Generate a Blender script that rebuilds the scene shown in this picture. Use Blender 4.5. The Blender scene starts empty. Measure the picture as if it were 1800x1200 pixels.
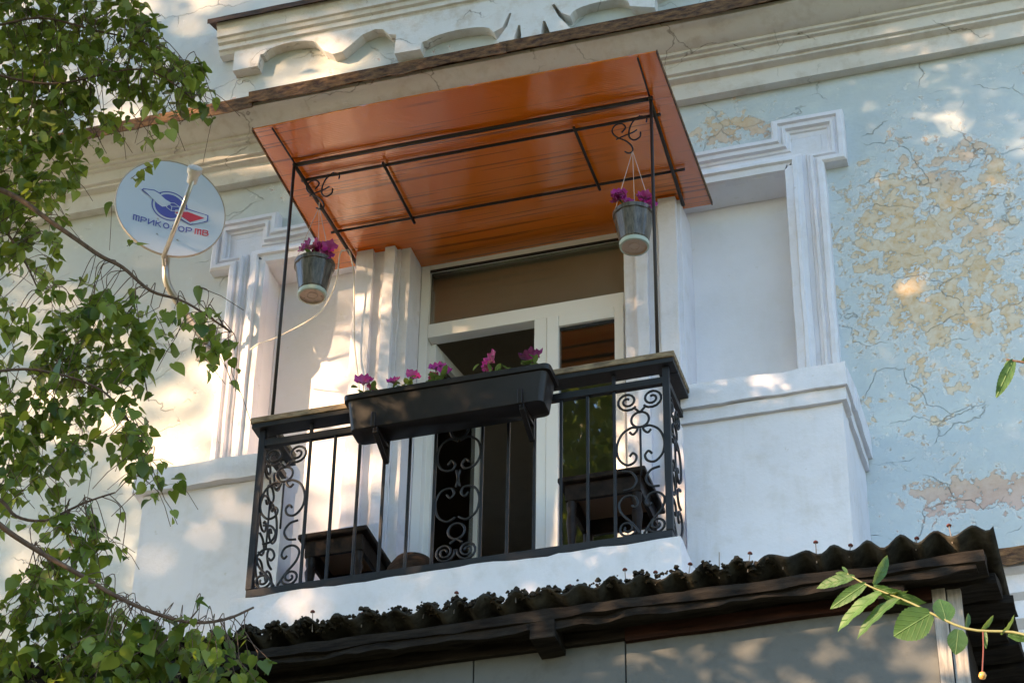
import bpy, bmesh, math, random
import numpy as np
from mathutils import Vector, Matrix, noise as mnoise
random.seed(7); rng = np.random.default_rng(7)
PI = math.pi; R = math.radians
scene = bpy.context.scene; col = scene.collection

# ------------------------------------------------------------------ camera
cd = bpy.data.cameras.new('camera'); cam = bpy.data.objects.new('camera', cd); col.objects.link(cam)
cd.sensor_width = 36.0; cd.lens = 4252.9 / 1800 * 36; cd.clip_start = 0.1; cd.clip_end = 3000
PITCH, YAW, ROLL = R(36.013), R(17.245), R(1.0117)
cam.matrix_world = (Matrix.Translation((3.028, -9.879, -5.586)) @ Matrix.Rotation(YAW, 4, 'Z')
                    @ Matrix.Rotation(PI/2 + PITCH, 4, 'X') @ Matrix.Rotation(-ROLL, 4, 'Z').inverted())
scene.camera = cam

# ------------------------------------------------------------------ light
SUN_AZ, SUN_EL = R(47), R(20)             # azimuth measured from the wall normal towards the left
sdir = Vector((-math.sin(SUN_AZ)*math.cos(SUN_EL), -math.cos(SUN_AZ)*math.cos(SUN_EL), math.sin(SUN_EL)))
world = bpy.data.worlds.new('World'); scene.world = world; world.use_nodes = True
wn = world.node_tree.nodes; wl = world.node_tree.links
sky = wn.new('ShaderNodeTexSky'); sky.sky_type = 'NISHITA'; sky.sun_disc = False
sky.sun_elevation = SUN_EL; sky.sun_rotation = math.atan2(sdir.x, sdir.y)
sky.air_density = 1.2; sky.dust_density = .2; sky.ozone_density = 3.0
bgn = wn['Background']; bgn.inputs['Strength'].default_value = 0.15
wl.new(sky.outputs['Color'], bgn.inputs['Color'])
sl = bpy.data.lights.new('sun', 'SUN'); sl.energy = 4.8; sl.angle = R(0.53); sl.color = (1.0, 0.66, 0.37)
so = bpy.data.objects.new('sun', sl); col.objects.link(so)
so.rotation_euler = (-sdir).to_track_quat('-Z', 'Y').to_euler()
vs = scene.view_settings
vs.view_transform = 'Standard'; vs.look = 'None'; vs.exposure = 2.0; vs.gamma = 1.0; vs.use_curve_mapping = False
scene.render.engine = 'CYCLES'; scene.cycles.max_bounces = 8; scene.cycles.transparent_max_bounces = 12

# ------------------------------------------------------------------ helpers
class MB:
    def __init__(s): s.v = []; s.f = []
    def add(s, vs_, fs_):
        o = len(s.v); s.v += [tuple(p) for p in vs_]; s.f += [tuple(i + o for i in f) for f in fs_]; return s
    def box(s, x0, x1, y0, y1, z0, z1):
        return s.add([(x0,y0,z0),(x1,y0,z0),(x1,y1,z0),(x0,y1,z0),(x0,y0,z1),(x1,y0,z1),(x1,y1,z1),(x0,y1,z1)],
                     [(0,3,2,1),(4,5,6,7),(0,1,5,4),(1,2,6,5),(2,3,7,6),(3,0,4,7)])
    def rough(s, x0, x1, y0, y1, z0, z1, step=.06, amp=.006, freq=4.0, seed=0.0):
        """a box whose faces are gridded and made uneven like hand-laid plaster"""
        nx, ny, nz = (max(1, int(round((b-a)/step))) for a, b in ((x0,x1),(y0,y1),(z0,z1)))
        idx = {}
        def vid(i, j, k):
            key = (i, j, k)
            if key not in idx:
                p = Vector((x0+(x1-x0)*i/nx, y0+(y1-y0)*j/ny, z0+(z1-z0)*k/nz))
                q = p*freq + Vector((seed, seed*1.7, 0)); n = mnoise.noise_vector(q) + .5*mnoise.noise_vector(q*3.1)
                idx[key] = len(s.v); s.v.append(tuple(p + n*amp))
            return idx[key]
        for k in (0, nz):
            for i in range(nx):
                for j in range(ny):
                    f = (vid(i,j,k), vid(i+1,j,k), vid(i+1,j+1,k), vid(i,j+1,k)); s.f.append(f if k else f[::-1])
        for j in (0, ny):
            for i in range(nx):
                for k in range(nz):
                    f = (vid(i,j,k), vid(i+1,j,k), vid(i+1,j,k+1), vid(i,j,k+1)); s.f.append(f[::-1] if j else f)
        for i in (0, nx):
            for j in range(ny):
                for k in range(nz):
                    f = (vid(i,j,k), vid(i,j+1,k), vid(i,j+1,k+1), vid(i,j,k+1)); s.f.append(f if i else f[::-1])
        return s
    def prism(s, poly, y0, y1):                       # polygon in x,z pushed along y
        n = len(poly); o = len(s.v)
        s.v += [(x, y0, z) for x, z in poly] + [(x, y1, z) for x, z in poly]
        s.f.append(tuple(o+i for i in range(n))); s.f.append(tuple(o+n+i for i in reversed(range(n))))
        for i in range(n): j = (i+1) % n; s.f.append((o+i, o+n+i, o+n+j, o+j))
        return s
    def tube(s, pts, r, n=6, cap=True):
        pts = [Vector(p) for p in pts]; m = len(pts); o = len(s.v)
        rs = r if isinstance(r, (list, tuple)) else [r]*m
        t0 = (pts[1]-pts[0]).normalized(); ref = Vector((0,0,1)) if abs(t0.z) < .9 else Vector((1,0,0))
        nrm = t0.cross(ref).normalized()
        for i, p in enumerate(pts):
            t = (pts[min(i+1,m-1)] - pts[max(i-1,0)])
            if t.length < 1e-9: t = t0
            t.normalize(); nrm = (nrm - t*nrm.dot(t))
            if nrm.length < 1e-6: nrm = t.orthogonal()
            nrm.normalize(); b = t.cross(nrm)
            for k in range(n):
                a = 2*PI*(k+.5)/n; s.v.append(tuple(p + (nrm*math.cos(a) + b*math.sin(a))*rs[i]))
        for i in range(m-1):
            for k in range(n):
                k2 = (k+1) % n; s.f.append((o+i*n+k, o+i*n+k2, o+(i+1)*n+k2, o+(i+1)*n+k))
        if cap: s.f.append(tuple(o+k for k in reversed(range(n)))); s.f.append(tuple(o+(m-1)*n+k for k in range(n)))
        return s
    def lathe(s, prof, c=(0,0,0), n=24):
        o = len(s.v); m = len(prof)
        for r, z in prof:
            for k in range(n): a = 2*PI*k/n; s.v.append((c[0]+r*math.cos(a), c[1]+r*math.sin(a), c[2]+z))
        for i in range(m-1):
            for k in range(n): k2 = (k+1) % n; s.f.append((o+i*n+k, o+i*n+k2, o+(i+1)*n+k2, o+(i+1)*n+k))
        return s
    def extrude_x(s, prof, x0, x1, step=.08, amp=.003, seed=0.0):   # profile of (y,z) run along x, slightly wavy
        n = max(1, int((x1-x0)/step)); m = len(prof); o = len(s.v)
        for i in range(n+1):
            x = x0+(x1-x0)*i/n
            for k, (y, z) in enumerate(prof):
                d = mnoise.noise(Vector((x*2.2+seed, y*9, z*9)))*amp + mnoise.noise(Vector((x*9+seed, k*3.3, 0)))*amp*.6
                s.v.append((x, y+d, z+d*.7))
        for i in range(n):
            for k in range(m-1): s.f.append((o+i*m+k, o+i*m+k+1, o+(i+1)*m+k+1, o+(i+1)*m+k))
        s.f.append(tuple(o+k for k in reversed(range(m)))); s.f.append(tuple(o+n*m+k for k in range(m)))
        return s
    def mirror(s):
        s.v = [(-x, y, z) for x, y, z in s.v]; s.f = [f[::-1] for f in s.f]; return s
    def build(s, name, mat, parent=None, smooth=False, bevel=0, loc=(0,0,0), auto=None):
        me = bpy.data.meshes.new(name); me.from_pydata(s.v, [], s.f); me.update()
        o = bpy.data.objects.new(name, me); col.objects.link(o); me.materials.append(mat); o.location = loc
        if parent: o.parent = parent
        if smooth: me.shade_smooth()
        if auto is not None: me.shade_smooth(); me.set_sharp_from_angle(angle=R(auto))
        if bevel:
            b = o.modifiers.new('bevel', 'BEVEL'); b.width = bevel; b.segments = 2; b.limit_method = 'ANGLE'
        return o

def thing(name, label, cat, loc=(0,0,0), group=None, kind=None):
    o = bpy.data.objects.new(name, None); col.objects.link(o); o.location = loc; o.empty_display_size = .1
    o['label'] = label; o['category'] = cat
    if group: o['group'] = group
    if kind: o['kind'] = kind
    return o
def spline(pts, n=6):
    pts = [Vector(p) for p in pts]; out = []; m = len(pts)
    for i in range(m-1):
        p0, p1, p2, p3 = pts[max(i-1,0)], pts[i], pts[i+1], pts[min(i+2,m-1)]
        for k in range(n):
            t = k/n; t2 = t*t; t3 = t2*t
            out.append(.5*((2*p1) + (p2-p0)*t + (2*p0-5*p1+4*p2-p3)*t2 + (3*p1-p0-3*p2+p3)*t3))
    out.append(pts[-1]); return out

# ------------------------------------------------------------------ materials
def mat(name):
    m = bpy.data.materials.new(name); m.use_nodes = True; nt = m.node_tree
    return m, nt, nt.nodes, nt.links, nt.nodes['Principled BSDF']
def N(nodes, t, **kw):
    n = nodes.new('ShaderNode'+t)
    for k, v in kw.items():
        if k in n.inputs: n.inputs[k].default_value = v
        else: setattr(n, k, v)
    return n
def ramp(nodes, links, src, stops):
    r = nodes.new('ShaderNodeValToRGB'); e = r.color_ramp.elements
    while len(e) < len(stops): e.new(.5)
    for el, (p, c) in zip(e, stops): el.position = p; el.color = c if len(c) == 4 else (*c, 1)
    links.new(src, r.inputs[0]); return r.outputs[0]
W = (1,1,1); K = (0,0,0)
def mixc(nodes, links, fac, a, b, blend='MIX'):
    m = nodes.new('ShaderNodeMix'); m.data_type = 'RGBA'; m.blend_type = blend
    for s_, v in ((0, fac), (6, a), (7, b)):
        if hasattr(v, 'is_linked'): links.new(v, m.inputs[s_])
        else: m.inputs[s_].default_value = v if s_ == 0 else (*v, 1)
    return m.outputs[2]
def math_(nodes, links, op, a, b=0.0, c=None):
    m = nodes.new('ShaderNodeMath'); m.operation = op
    for i, v in enumerate((a, b) if c is None else (a, b, c)):
        if hasattr(v, 'is_linked'): links.new(v, m.inputs[i])
        else: m.inputs[i].default_value = v
    return m.outputs[0]
def tex(nodes, links, vec, scale, detail=6, rough=.6, dist=0.0):
    n = N(nodes, 'TexNoise', Scale=scale, Detail=detail, Roughness=rough, Distortion=dist); links.new(vec, n.inputs['Vector']); return n.outputs['Fac']
def bump(nodes, links, h, strength, dist, prev=None):
    b = N(nodes, 'Bump', Strength=strength, Distance=dist); links.new(h, b.inputs['Height'])
    if prev is not None: links.new(prev, b.inputs['Normal'])
    return b.outputs['Normal']

def stucco(name, base, dirt=(.42,.36,.28), dirt_amt=.35, crack=False, rough=.85, bs=.5, streak=0):
    m, nt, nd, lk, p = mat(name)
    co = nd.new('ShaderNodeNewGeometry').outputs['Position']
    n1 = tex(nd, lk, co, 1.3, 8, .65); n2 = tex(nd, lk, co, 9, 8, .65); n3 = tex(nd, lk, co, 60, 4, .6)
    c = mixc(nd, lk, ramp(nd, lk, n1, [(.3, K), (.75, W)]), base, tuple(x*.86 for x in base))
    dm = math_(nd, lk, 'MULTIPLY', ramp(nd, lk, n2, [(.5, K), (.72, W)]), dirt_amt)
    c = mixc(nd, lk, dm, c, dirt)
    if streak:                                            # run-off marks down the plaster
        mp = N(nd, 'Mapping'); mp.inputs['Scale'].default_value = (9, 9, .9); lk.new(co, mp.inputs[0])
        sm_ = math_(nd, lk, 'MULTIPLY', ramp(nd, lk, tex(nd, lk, mp.outputs[0], 1.5, 6, .6), [(.52, K), (.72, W)]), ramp(nd, lk, n1, [(.42, K), (.6, W)]))
        c = mixc(nd, lk, math_(nd, lk, 'MULTIPLY', sm_, streak), c, dirt)
        ch = ramp(nd, lk, tex(nd, lk, co, 16, 5, .6), [(.69, K), (.70, W)])
        c = mixc(nd, lk, math_(nd, lk, 'MULTIPLY', ch, .35), c, dirt)
    nrm = bump(nd, lk, n2, bs*.5, .02); nrm = bump(nd, lk, n3, bs*.45, .004, nrm)
    if crack:
        mp = N(nd, 'Mapping'); lk.new(co, mp.inputs[0]); mp.inputs['Scale'].default_value = (1, 1, 1)
        dn = N(nd, 'TexNoise', Scale=2.5, Detail=5.0); lk.new(co, dn.inputs['Vector'])
        ad = nd.new('ShaderNodeVectorMath'); ad.operation = 'MULTIPLY_ADD'
        lk.new(dn.outputs['Color'], ad.inputs[0]); ad.inputs[1].default_value = (.5,.5,.5); lk.new(co, ad.inputs[2])
        vo = N(nd, 'TexVoronoi', Scale=1.6); vo.feature = 'DISTANCE_TO_EDGE'; lk.new(ad.outputs[0], vo.inputs['Vector'])
        cm = ramp(nd, lk, vo.outputs['Distance'], [(.0, W), (.008, K)])
        cm = math_(nd, lk, 'MULTIPLY', cm, ramp(nd, lk, tex(nd, lk, co, 1.7, 3), [(.5, K), (.56, W)]))
        c = mixc(nd, lk, math_(nd, lk, 'MULTIPLY', cm, .75), c, (.16,.13,.10))
    lk.new(c, p.inputs['Base Color']); lk.new(nrm, p.inputs['Normal']); p.inputs['Roughness'].default_value = rough
    return m

def peeling_wall():
    m, nt, nd, lk, p = mat('peeling_blue_plaster')
    co = nd.new('ShaderNodeNewGeometry').outputs['Position']
    sx = nd.new('ShaderNodeSeparateXYZ'); lk.new(co, sx.inputs[0])
    X, Z = sx.outputs['X'], sx.outputs['Z']
    def lin(v, a, b):
        mr = N(nd, 'MapRange'); lk.new(v, mr.inputs[0]); mr.inputs[1].default_value = a; mr.inputs[2].default_value = b; return mr.outputs[0]
    blue = mixc(nd, lk, lin(X, -1.6, 1.2), (.585,.575,.54), (.49,.55,.585))
    blue = mixc(nd, lk, ramp(nd, lk, tex(nd, lk, co, 1.2, 6), [(.35, K), (.7, W)]), blue, (.55,.585,.60))
    blue = mixc(nd, lk, ramp(nd, lk, tex(nd, lk, co, 5, 9, .7), [(.5, K), (.8, W)]), blue, (.62,.66,.64))
    # how far the paint has come away here
    big = tex(nd, lk, co, 1.1, 3, .5); med = tex(nd, lk, co, 8.0, 10, .68, .15); fine = tex(nd, lk, co, 17, 9, .66, .25)
    # where rain has reached the wall most: a worn field right of the bay, and a patch low on the right
    def zone(cx, cz, rx, rz_):
        dx = math_(nd, lk, 'DIVIDE', math_(nd, lk, 'SUBTRACT', X, cx), rx); dz = math_(nd, lk, 'DIVIDE', math_(nd, lk, 'SUBTRACT', Z, cz), rz_)
        d = math_(nd, lk, 'SQRT', math_(nd, lk, 'ADD', math_(nd, lk, 'MULTIPLY', dx, dx), math_(nd, lk, 'MULTIPLY', dz, dz)))
        return lin(d, 1.25, .25)
    zz = math_(nd, lk, 'MAXIMUM', math_(nd, lk, 'MAXIMUM', zone(2.25, 1.85, .75, 1.15), zone(1.25, 3.12, .35, .16)), zone(2.36, .60, .48, .17))
    zz = math_(nd, lk, 'MAXIMUM', zz, math_(nd, lk, 'MULTIPLY', zone(3.2, 2.2, 1.0, 1.3), .6))
    s = math_(nd, lk, 'MULTIPLY_ADD', big, .34, math_(nd, lk, 'MULTIPLY_ADD', med, .70, math_(nd, lk, 'MULTIPLY', fine, .54)))
    s = math_(nd, lk, 'MULTIPLY_ADD', zz, .20, s)
    chip = ramp(nd, lk, s, [(.945, K), (.953, W)])
    skim = ramp(nd, lk, s, [(.885, K), (.93, W)])                      # pale undercoat round the chips
    ochre = mixc(nd, lk, ramp(nd, lk, fine, [(.42, K), (.6, W)]), (.58,.41,.23), (.66,.56,.44))
    pink = mixc(nd, lk, ramp(nd, lk, med, [(.4, K), (.6, W)]), (.47,.29,.24), (.60,.45,.40))
    pm = ramp(nd, lk, tex(nd, lk, co, .9, 2), [(.5, K), (.6, W)])
    pm = math_(nd, lk, 'MAXIMUM', math_(nd, lk, 'MAXIMUM', math_(nd, lk, 'MULTIPLY', pm, .4), lin(Z, .9, .5)), lin(X, 0.5, -.5))
    under = mixc(nd, lk, pm, ochre, pink)
    c = mixc(nd, lk, math_(nd, lk, 'MULTIPLY', skim, .75), blue, (.74,.74,.73))
    c = mixc(nd, lk, chip, c, under)
    # cracks
    dn = N(nd, 'TexNoise', Scale=3.0, Detail=6.0); lk.new(co, dn.inputs['Vector'])
    ad = nd.new('ShaderNodeVectorMath'); ad.operation = 'MULTIPLY_ADD'
    lk.new(dn.outputs['Color'], ad.inputs[0]); ad.inputs[1].default_value = (.45,.45,.45); lk.new(co, ad.inputs[2])
    mp = N(nd, 'Mapping'); mp.inputs['Scale'].default_value = (.8, 1, 1.5); lk.new(ad.outputs[0], mp.inputs[0])
    vo = N(nd, 'TexVoronoi', Scale=2.1); vo.feature = 'DISTANCE_TO_EDGE'; lk.new(mp.outputs[0], vo.inputs['Vector'])
    cm = math_(nd, lk, 'MULTIPLY', ramp(nd, lk, vo.outputs['Distance'], [(0, W), (.007, K)]), ramp(nd, lk, tex(nd, lk, co, 2.1, 3), [(.47, K), (.54, W)]))
    c = mixc(nd, lk, math_(nd, lk, 'MULTIPLY', cm, .34), c, (.20,.16,.13))
    lk.new(c, p.inputs['Base Color']); p.inputs['Roughness'].default_value = .88
    h = math_(nd, lk, 'MULTIPLY_ADD', chip, -1.0, math_(nd, lk, 'MULTIPLY', skim, -.2))
    h = math_(nd, lk, 'SUBTRACT', h, cm)
    nrm = bump(nd, lk, h, .9, .007); nrm = bump(nd, lk, tex(nd, lk, co, 3.5, 4), .35, .05, nrm); nrm = bump(nd, lk, tex(nd, lk, co, 45, 5), .3, .004, nrm)
    lk.new(nrm, p.inputs['Normal']); return m

def plain(name, c, rough=.6, metal=0, var=.12, vs_=12, bs=0.0, spec=None):
    m, nt, nd, lk, p = mat(name)
    co = N(nd, 'TexCoord').outputs['Object']
    n = tex(nd, lk, co, vs_, 6)
    lk.new(mixc(nd, lk, n, tuple(min(1, x*(1+var)) for x in c), tuple(x*(1-var) for x in c)), p.inputs['Base Color'])
    p.inputs['Roughness'].default_value = rough; p.inputs['Metallic'].default_value = metal
    if spec is not None: p.inputs['Specular IOR Level'].default_value = spec
    if bs: lk.new(bump(nd, lk, tex(nd, lk, co, vs_*3, 5), bs, .004), p.inputs['Normal'])
    return m
def streaky(name, a, b, sc=(1,1,8), rough=.8, bs=.4, s=6, pos=(.35,.65)):
    m, nt, nd, lk, p = mat(name)
    co = nd.new('ShaderNodeNewGeometry').outputs['Position']
    mp = N(nd, 'Mapping'); mp.inputs['Scale'].default_value = sc; lk.new(co, mp.inputs[0])
    n = tex(nd, lk, mp.outputs[0], s, 8, .65)
    lk.new(mixc(nd, lk, ramp(nd, lk, n, [(pos[0], K), (pos[1], W)]), a, b), p.inputs['Base Color'])
    lk.new(bump(nd, lk, n, bs, .01), p.inputs['Normal']); p.inputs['Roughness'].default_value = rough
    if a[0] < .013: p.inputs['Specular IOR Level'].default_value = .12
    return m
def leafmat(name, a, b, tr=.35, veins=False):
    m, nt, nd, lk, p = mat(name)
    g = nd.new('ShaderNodeNewGeometry'); oi = nd.new('ShaderNodeObjectInfo')
    f = math_(nd, lk, 'FRACT', math_(nd, lk, 'ADD', g.outputs['Random Per Island'], oi.outputs['Random']))
    c = mixc(nd, lk, f, a, b)
    if veins:                                             # pale midrib and side veins in the blade's own coordinates
        oc = N(nd, 'TexCoord').outputs['Object']; sx = nd.new('ShaderNodeSeparateXYZ'); lk.new(oc, sx.inputs[0])
        ax = math_(nd, lk, 'ABSOLUTE', sx.outputs['X']); u = math_(nd, lk, 'MULTIPLY_ADD', ax, -1.3, sx.outputs['Y'])
        sv = math_(nd, lk, 'PINGPONG', math_(nd, lk, 'MULTIPLY', u, 11.0), 1.0)
        vm = math_(nd, lk, 'MAXIMUM', ramp(nd, lk, ax, [(.006, W), (.016, K)]), math_(nd, lk, 'MULTIPLY', ramp(nd, lk, sv, [(.0, W), (.16, K)]), .55))
        c = mixc(nd, lk, math_(nd, lk, 'MULTIPLY', vm, .5), c, tuple(min(1, q*1.9+.03) for q in b))
        c = mixc(nd, lk, tex(nd, lk, oc, 5, 5), c, tuple(q*.7 for q in a))
        lk.new(bump(nd, lk, vm, .5, .02), p.inputs['Normal'])
    lk.new(c, p.inputs['Base Color']); p.inputs['Roughness'].default_value = .58 if veins else .42
    t = nd.new('ShaderNodeBsdfTranslucent'); lk.new(mixc(nd, lk, .5, c, (.22,.30,.03)), t.inputs['Color'])
    mx = nd.new('ShaderNodeMixShader'); mx.inputs[0].default_value = tr
    lk.new(p.outputs[0], mx.inputs[1]); lk.new(t.outputs[0], mx.inputs[2]); lk.new(mx.outputs[0], nd['Material Output'].inputs['Surface']); return m
def glassmat(name, tint, refl):
    m, nt, nd, lk, p = mat(name)
    tr = nd.new('ShaderNodeBsdfTransparent'); tr.inputs[0].default_value = (*tint, 1)
    gl = nd.new('ShaderNodeBsdfGlossy'); gl.inputs['Roughness'].default_value = .015
    fr = nd.new('ShaderNodeFresnel'); fr.inputs[0].default_value = 1.5
    f = math_(nd, lk, 'MULTIPLY_ADD', fr.outputs[0], 1.5, refl)
    mx = nd.new('ShaderNodeMixShader'); lk.new(f, mx.inputs[0]); lk.new(tr.outputs[0], mx.inputs[1]); lk.new(gl.outputs[0], mx.inputs[2])
    lk.new(mx.outputs[0], nd['Material Output'].inputs['Surface']); return m
def polycarb():
    m, nt, nd, lk, p = mat('amber_polycarbonate')
    co = N(nd, 'TexCoord').outputs['Object']
    sx = nd.new('ShaderNodeSeparateXYZ'); lk.new(co, sx.inputs[0])
    mp = N(nd, 'Mapping'); mp.inputs['Scale'].default_value = (.55, 34, 1); lk.new(co, mp.inputs[0])
    st = tex(nd, lk, mp.outputs[0], 1.6, 2, .4)                           # dirt that has crept along single flutes
    streak = math_(nd, lk, 'MULTIPLY', ramp(nd, lk, st, [(.59, K), (.61, W)]), ramp(nd, lk, tex(nd, lk, co, 1.4, 2), [(.42, K), (.55, W)]))
    c = mixc(nd, lk, tex(nd, lk, co, 2.2, 5), (.80,.25,.02), (.64,.17,.012))
    c = mixc(nd, lk, math_(nd, lk, 'MULTIPLY', streak, .75), c, (.12,.030,.008))
    wv = N(nd, 'TexWave', Scale=24.0); wv.bands_direction = 'Y'; lk.new(co, wv.inputs['Vector'])
    nrm = bump(nd, lk, wv.outputs['Fac'], .22, .004)
    lk.new(c, p.inputs['Base Color']); p.inputs['Roughness'].default_value = .10; p.inputs['IOR'].default_value = 1.58
    p.inputs['Coat Weight'].default_value = 1.0; p.inputs['Coat IOR'].default_value = 2.2; p.inputs['Coat Roughness'].default_value = .03; lk.new(nrm, p.inputs['Coat Normal']); p.inputs['Specular IOR Level'].default_value = .6; lk.new(nrm, p.inputs['Normal'])
    t = nd.new('ShaderNodeBsdfTranslucent'); lk.new(mixc(nd, lk, .5, c, (1.0,.42,.05)), t.inputs['Color'])
    mx = nd.new('ShaderNodeMixShader'); mx.inputs[0].default_value = .36
    lk.new(p.outputs[0], mx.inputs[1]); lk.new(t.outputs[0], mx.inputs[2]); lk.new(mx.outputs[0], nd['Material Output'].inputs['Surface']); return m

M_wall = peeling_wall()
M_white = stucco('white_stucco', (.79,.77,.83), (.50,.45,.40), .30, streak=.30)
M_smooth = stucco('smooth_white_plaster', (.83,.81,.855), (.62,.60,.57), .18, bs=.25, streak=.16)
M_cream = stucco('cream_stucco', (.73,.69,.66), (.44,.36,.28), .5, crack=True, streak=.35)
M_relief = stucco('worn_relief_stucco', (.76,.73,.71), (.48,.38,.28), .6, crack=True, streak=.3)
M_rust = streaky('rusty_sheet_metal', (.05,.022,.012), (.26,.14,.06), (3,3,9), .85, .9, 5, (.38,.7))
M_darkmetal = streaky('dark_roof_edge', (.035,.022,.016), (.12,.06,.035), (2,2,9), .8, .6, 5)
M_iron = plain('black_wrought_iron', (.016,.016,.02), .42, .3, .35, 25, .25)
M_rod = plain('dark_painted_steel', (.03,.022,.02), .5, .4, .3, 20, .2)
M_wood = streaky('worn_handrail_board', (.10,.065,.035), (.36,.26,.15), (2,9,9), .7, .4, 6)
M_poly = polycarb()
M_pvc = plain('white_door_frame', (.82,.80,.78), .35, 0, .03, 5)
M_gasket = plain('black_gasket', (.01,.01,.012), .6)
M_glass = glassmat('window_glass', (.86,.85,.82), .02)
M_room = stucco('dim_room_wall', (.42,.34,.27), (.30,.24,.18), .3)
M_roomfloor = streaky('room_floor_boards', (.14,.08,.04), (.22,.13,.07), (9,1,1), .5, .2)
M_plastic = plain('dark_brown_plastic', (.013,.009,.008), .42, 0, .6, 7, .25, .3)
M_pot = streaky('smoky_plastic_pot', (.040,.033,.027), (.16,.135,.11), (14,14,1.5), .28, .1, 6)
M_potbase = plain('terracotta_pot_base', (.52,.37,.29), .6, 0, .06)
M_potrim = plain('pale_green_pot_foot', (.42,.48,.42), .4)
M_string = plain('pale_cord', (.55,.40,.32), .8)
M_cable = plain('white_cable', (.62,.58,.52), .5)
M_soil = plain('potting_soil', (.04,.028,.018), .95, 0, .4, 40, .8)
M_petal = leafmat('magenta_petal', (.55,.012,.22), (.38,.006,.28), .3)
M_leafy = leafmat('petunia_leaf', (.12,.20,.05), (.20,.28,.08), .35)
M_leaf = leafmat('linden_leaf', (.030,.075,.014), (.21,.275,.042), .5)
M_cherry = leafmat('cherry_leaf', (.025,.085,.022), (.075,.175,.04), .32, True)
M_bark = streaky('branch_bark', (.055,.032,.022), (.13,.08,.055), (6,6,2), .85, .6, 8)
M_dish = plain('white_dish_paint', (.56,.60,.66), .4, 0, .05, 4)
M_dishedge = plain('aged_dish_rim', (.36,.31,.25), .5, .3, .3, 10)
M_steel = plain('galvanised_steel', (.42,.39,.35), .35, .85, .2, 10, .1)
M_lblue = plain('logo_blue', (.07,.075,.34), .45, 0, .03)
M_lred = plain('logo_red', (.62,.035,.05), .45, 0, .03)
M_lnb = plain('grey_converter_plastic', (.42,.42,.40), .5)
M_stool = streaky('dark_varnished_wood', (.012,.010,.010), (.035,.024,.020), (3,3,3), .3, .15)
M_under = plain('bare_wood_underside', (.20,.11,.06), .7)
M_wicker = streaky('dark_wicker', (.012,.008,.006), (.05,.03,.02), (1,1,14), .8, .8, 10)
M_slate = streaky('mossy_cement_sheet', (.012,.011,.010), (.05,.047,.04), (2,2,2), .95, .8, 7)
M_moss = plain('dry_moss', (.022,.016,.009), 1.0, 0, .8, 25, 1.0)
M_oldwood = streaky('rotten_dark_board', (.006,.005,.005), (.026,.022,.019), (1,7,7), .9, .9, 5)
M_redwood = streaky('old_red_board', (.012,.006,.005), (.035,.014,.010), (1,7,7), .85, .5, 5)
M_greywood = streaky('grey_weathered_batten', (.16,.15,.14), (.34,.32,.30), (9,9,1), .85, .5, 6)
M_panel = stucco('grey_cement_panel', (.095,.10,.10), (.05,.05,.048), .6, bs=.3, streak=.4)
M_nail = plain('rusty_nail_cap', (.13,.03,.022), .6, .2, .3, 40)
M_pin = plain('nail_steel', (.22,.19,.17), .5, .7)
M_ground = stucco('yard_ground', (.055,.075,.035), (.09,.075,.05), .6)

# ------------------------------------------------------------------ ground
g = MB(); g.add([(-600,-600,-7.2),(600,-600,-7.2),(600,600,-7.2),(-600,600,-7.2)], [(0,1,2,3)])
g = g.build('ground', M_ground); g['kind'] = 'structure'; g['label'] = 'flat yard ground under the building'; g['category'] = 'ground'

# ------------------------------------------------------------------ building
B = thing('old_building', 'old pale blue stucco facade with peeling paint and white balcony bay', 'building', (0, 0, -7.2))
BZ = (0, 0, 7.2)
def bp(mb, name, m, parent=None, **kw):
    return mb.build(name, m, parent or B, loc=BZ if parent is None else (0,0,0), **kw)
HX, HZ0, HZ1 = 1.5, -.30, 2.735                       # big opening that holds door, pilasters and blind windows
w = MB()
w.box(-7, -HX, 0, .45, -7.2, 9).box(HX, 14, 0, .45, -7.2, 9).box(-HX, HX, 0, .45, HZ1, 9).box(-HX, HX, 0, .45, -7.2, HZ0)
bp(w, 'wall', M_wall)
# cornice over the balcony, along the whole front
prof = [(0,3.68),(-.35,3.665),(-.35,3.64),(-.315,3.628),(-.275,3.60),(-.225,3.585),(-.195,3.582),(-.195,3.562),(-.172,3.560),(-.172,3.545),
        (-.148,3.543),(-.14,3.475),(-.118,3.473),(-.118,3.456),(-.094,3.454),(-.075,3.448),(-.062,3.346),(0,3.35)]
cn = bp(MB().extrude_x(prof, -14, 14, .07, .006), 'cornice', M_cream, auto=35)
def flashing(x0, x1, zt, yb, seed, parent, tilt=0.0):
    s = MB(); n = int((x1-x0)/.03); P = []
    for i in range(n+1):
        x = x0+(x1-x0)*i/n; j = mnoise.noise(Vector((x*2.1+seed, 0, 0)))*.024 + mnoise.noise(Vector((x*11+seed, 3, 0)))*.012
        zz = zt + tilt*(x-x0)
        P.append([(x, .02, zz+.05), (x, yb+.01, zz+.018+j*.4), (x, yb-.008+j*.5, zz+.012+j*.5), (x, yb+.004+j*.6, zz-.062+j*1.6), (x, yb+.012+j*.6, zz-.060+j*1.6), (x, yb+.02, zz+.004)])
    o = len(s.v)
    for p in P: s.v += p
    for i in range(n):
        for k in range(5): s.f.append((i*6+k, i*6+k+1, (i+1)*6+k+1, (i+1)*6+k))
    return s.build('flashing', M_rust, parent, smooth=False)
flashing(-6, -1.50, 3.672, -.385, 1.0, cn); flashing(-1.52, .02, 3.69, -.40, 4.0, cn); flashing(-.02, 6, 3.70, -.395, 8.0, cn)
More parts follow.
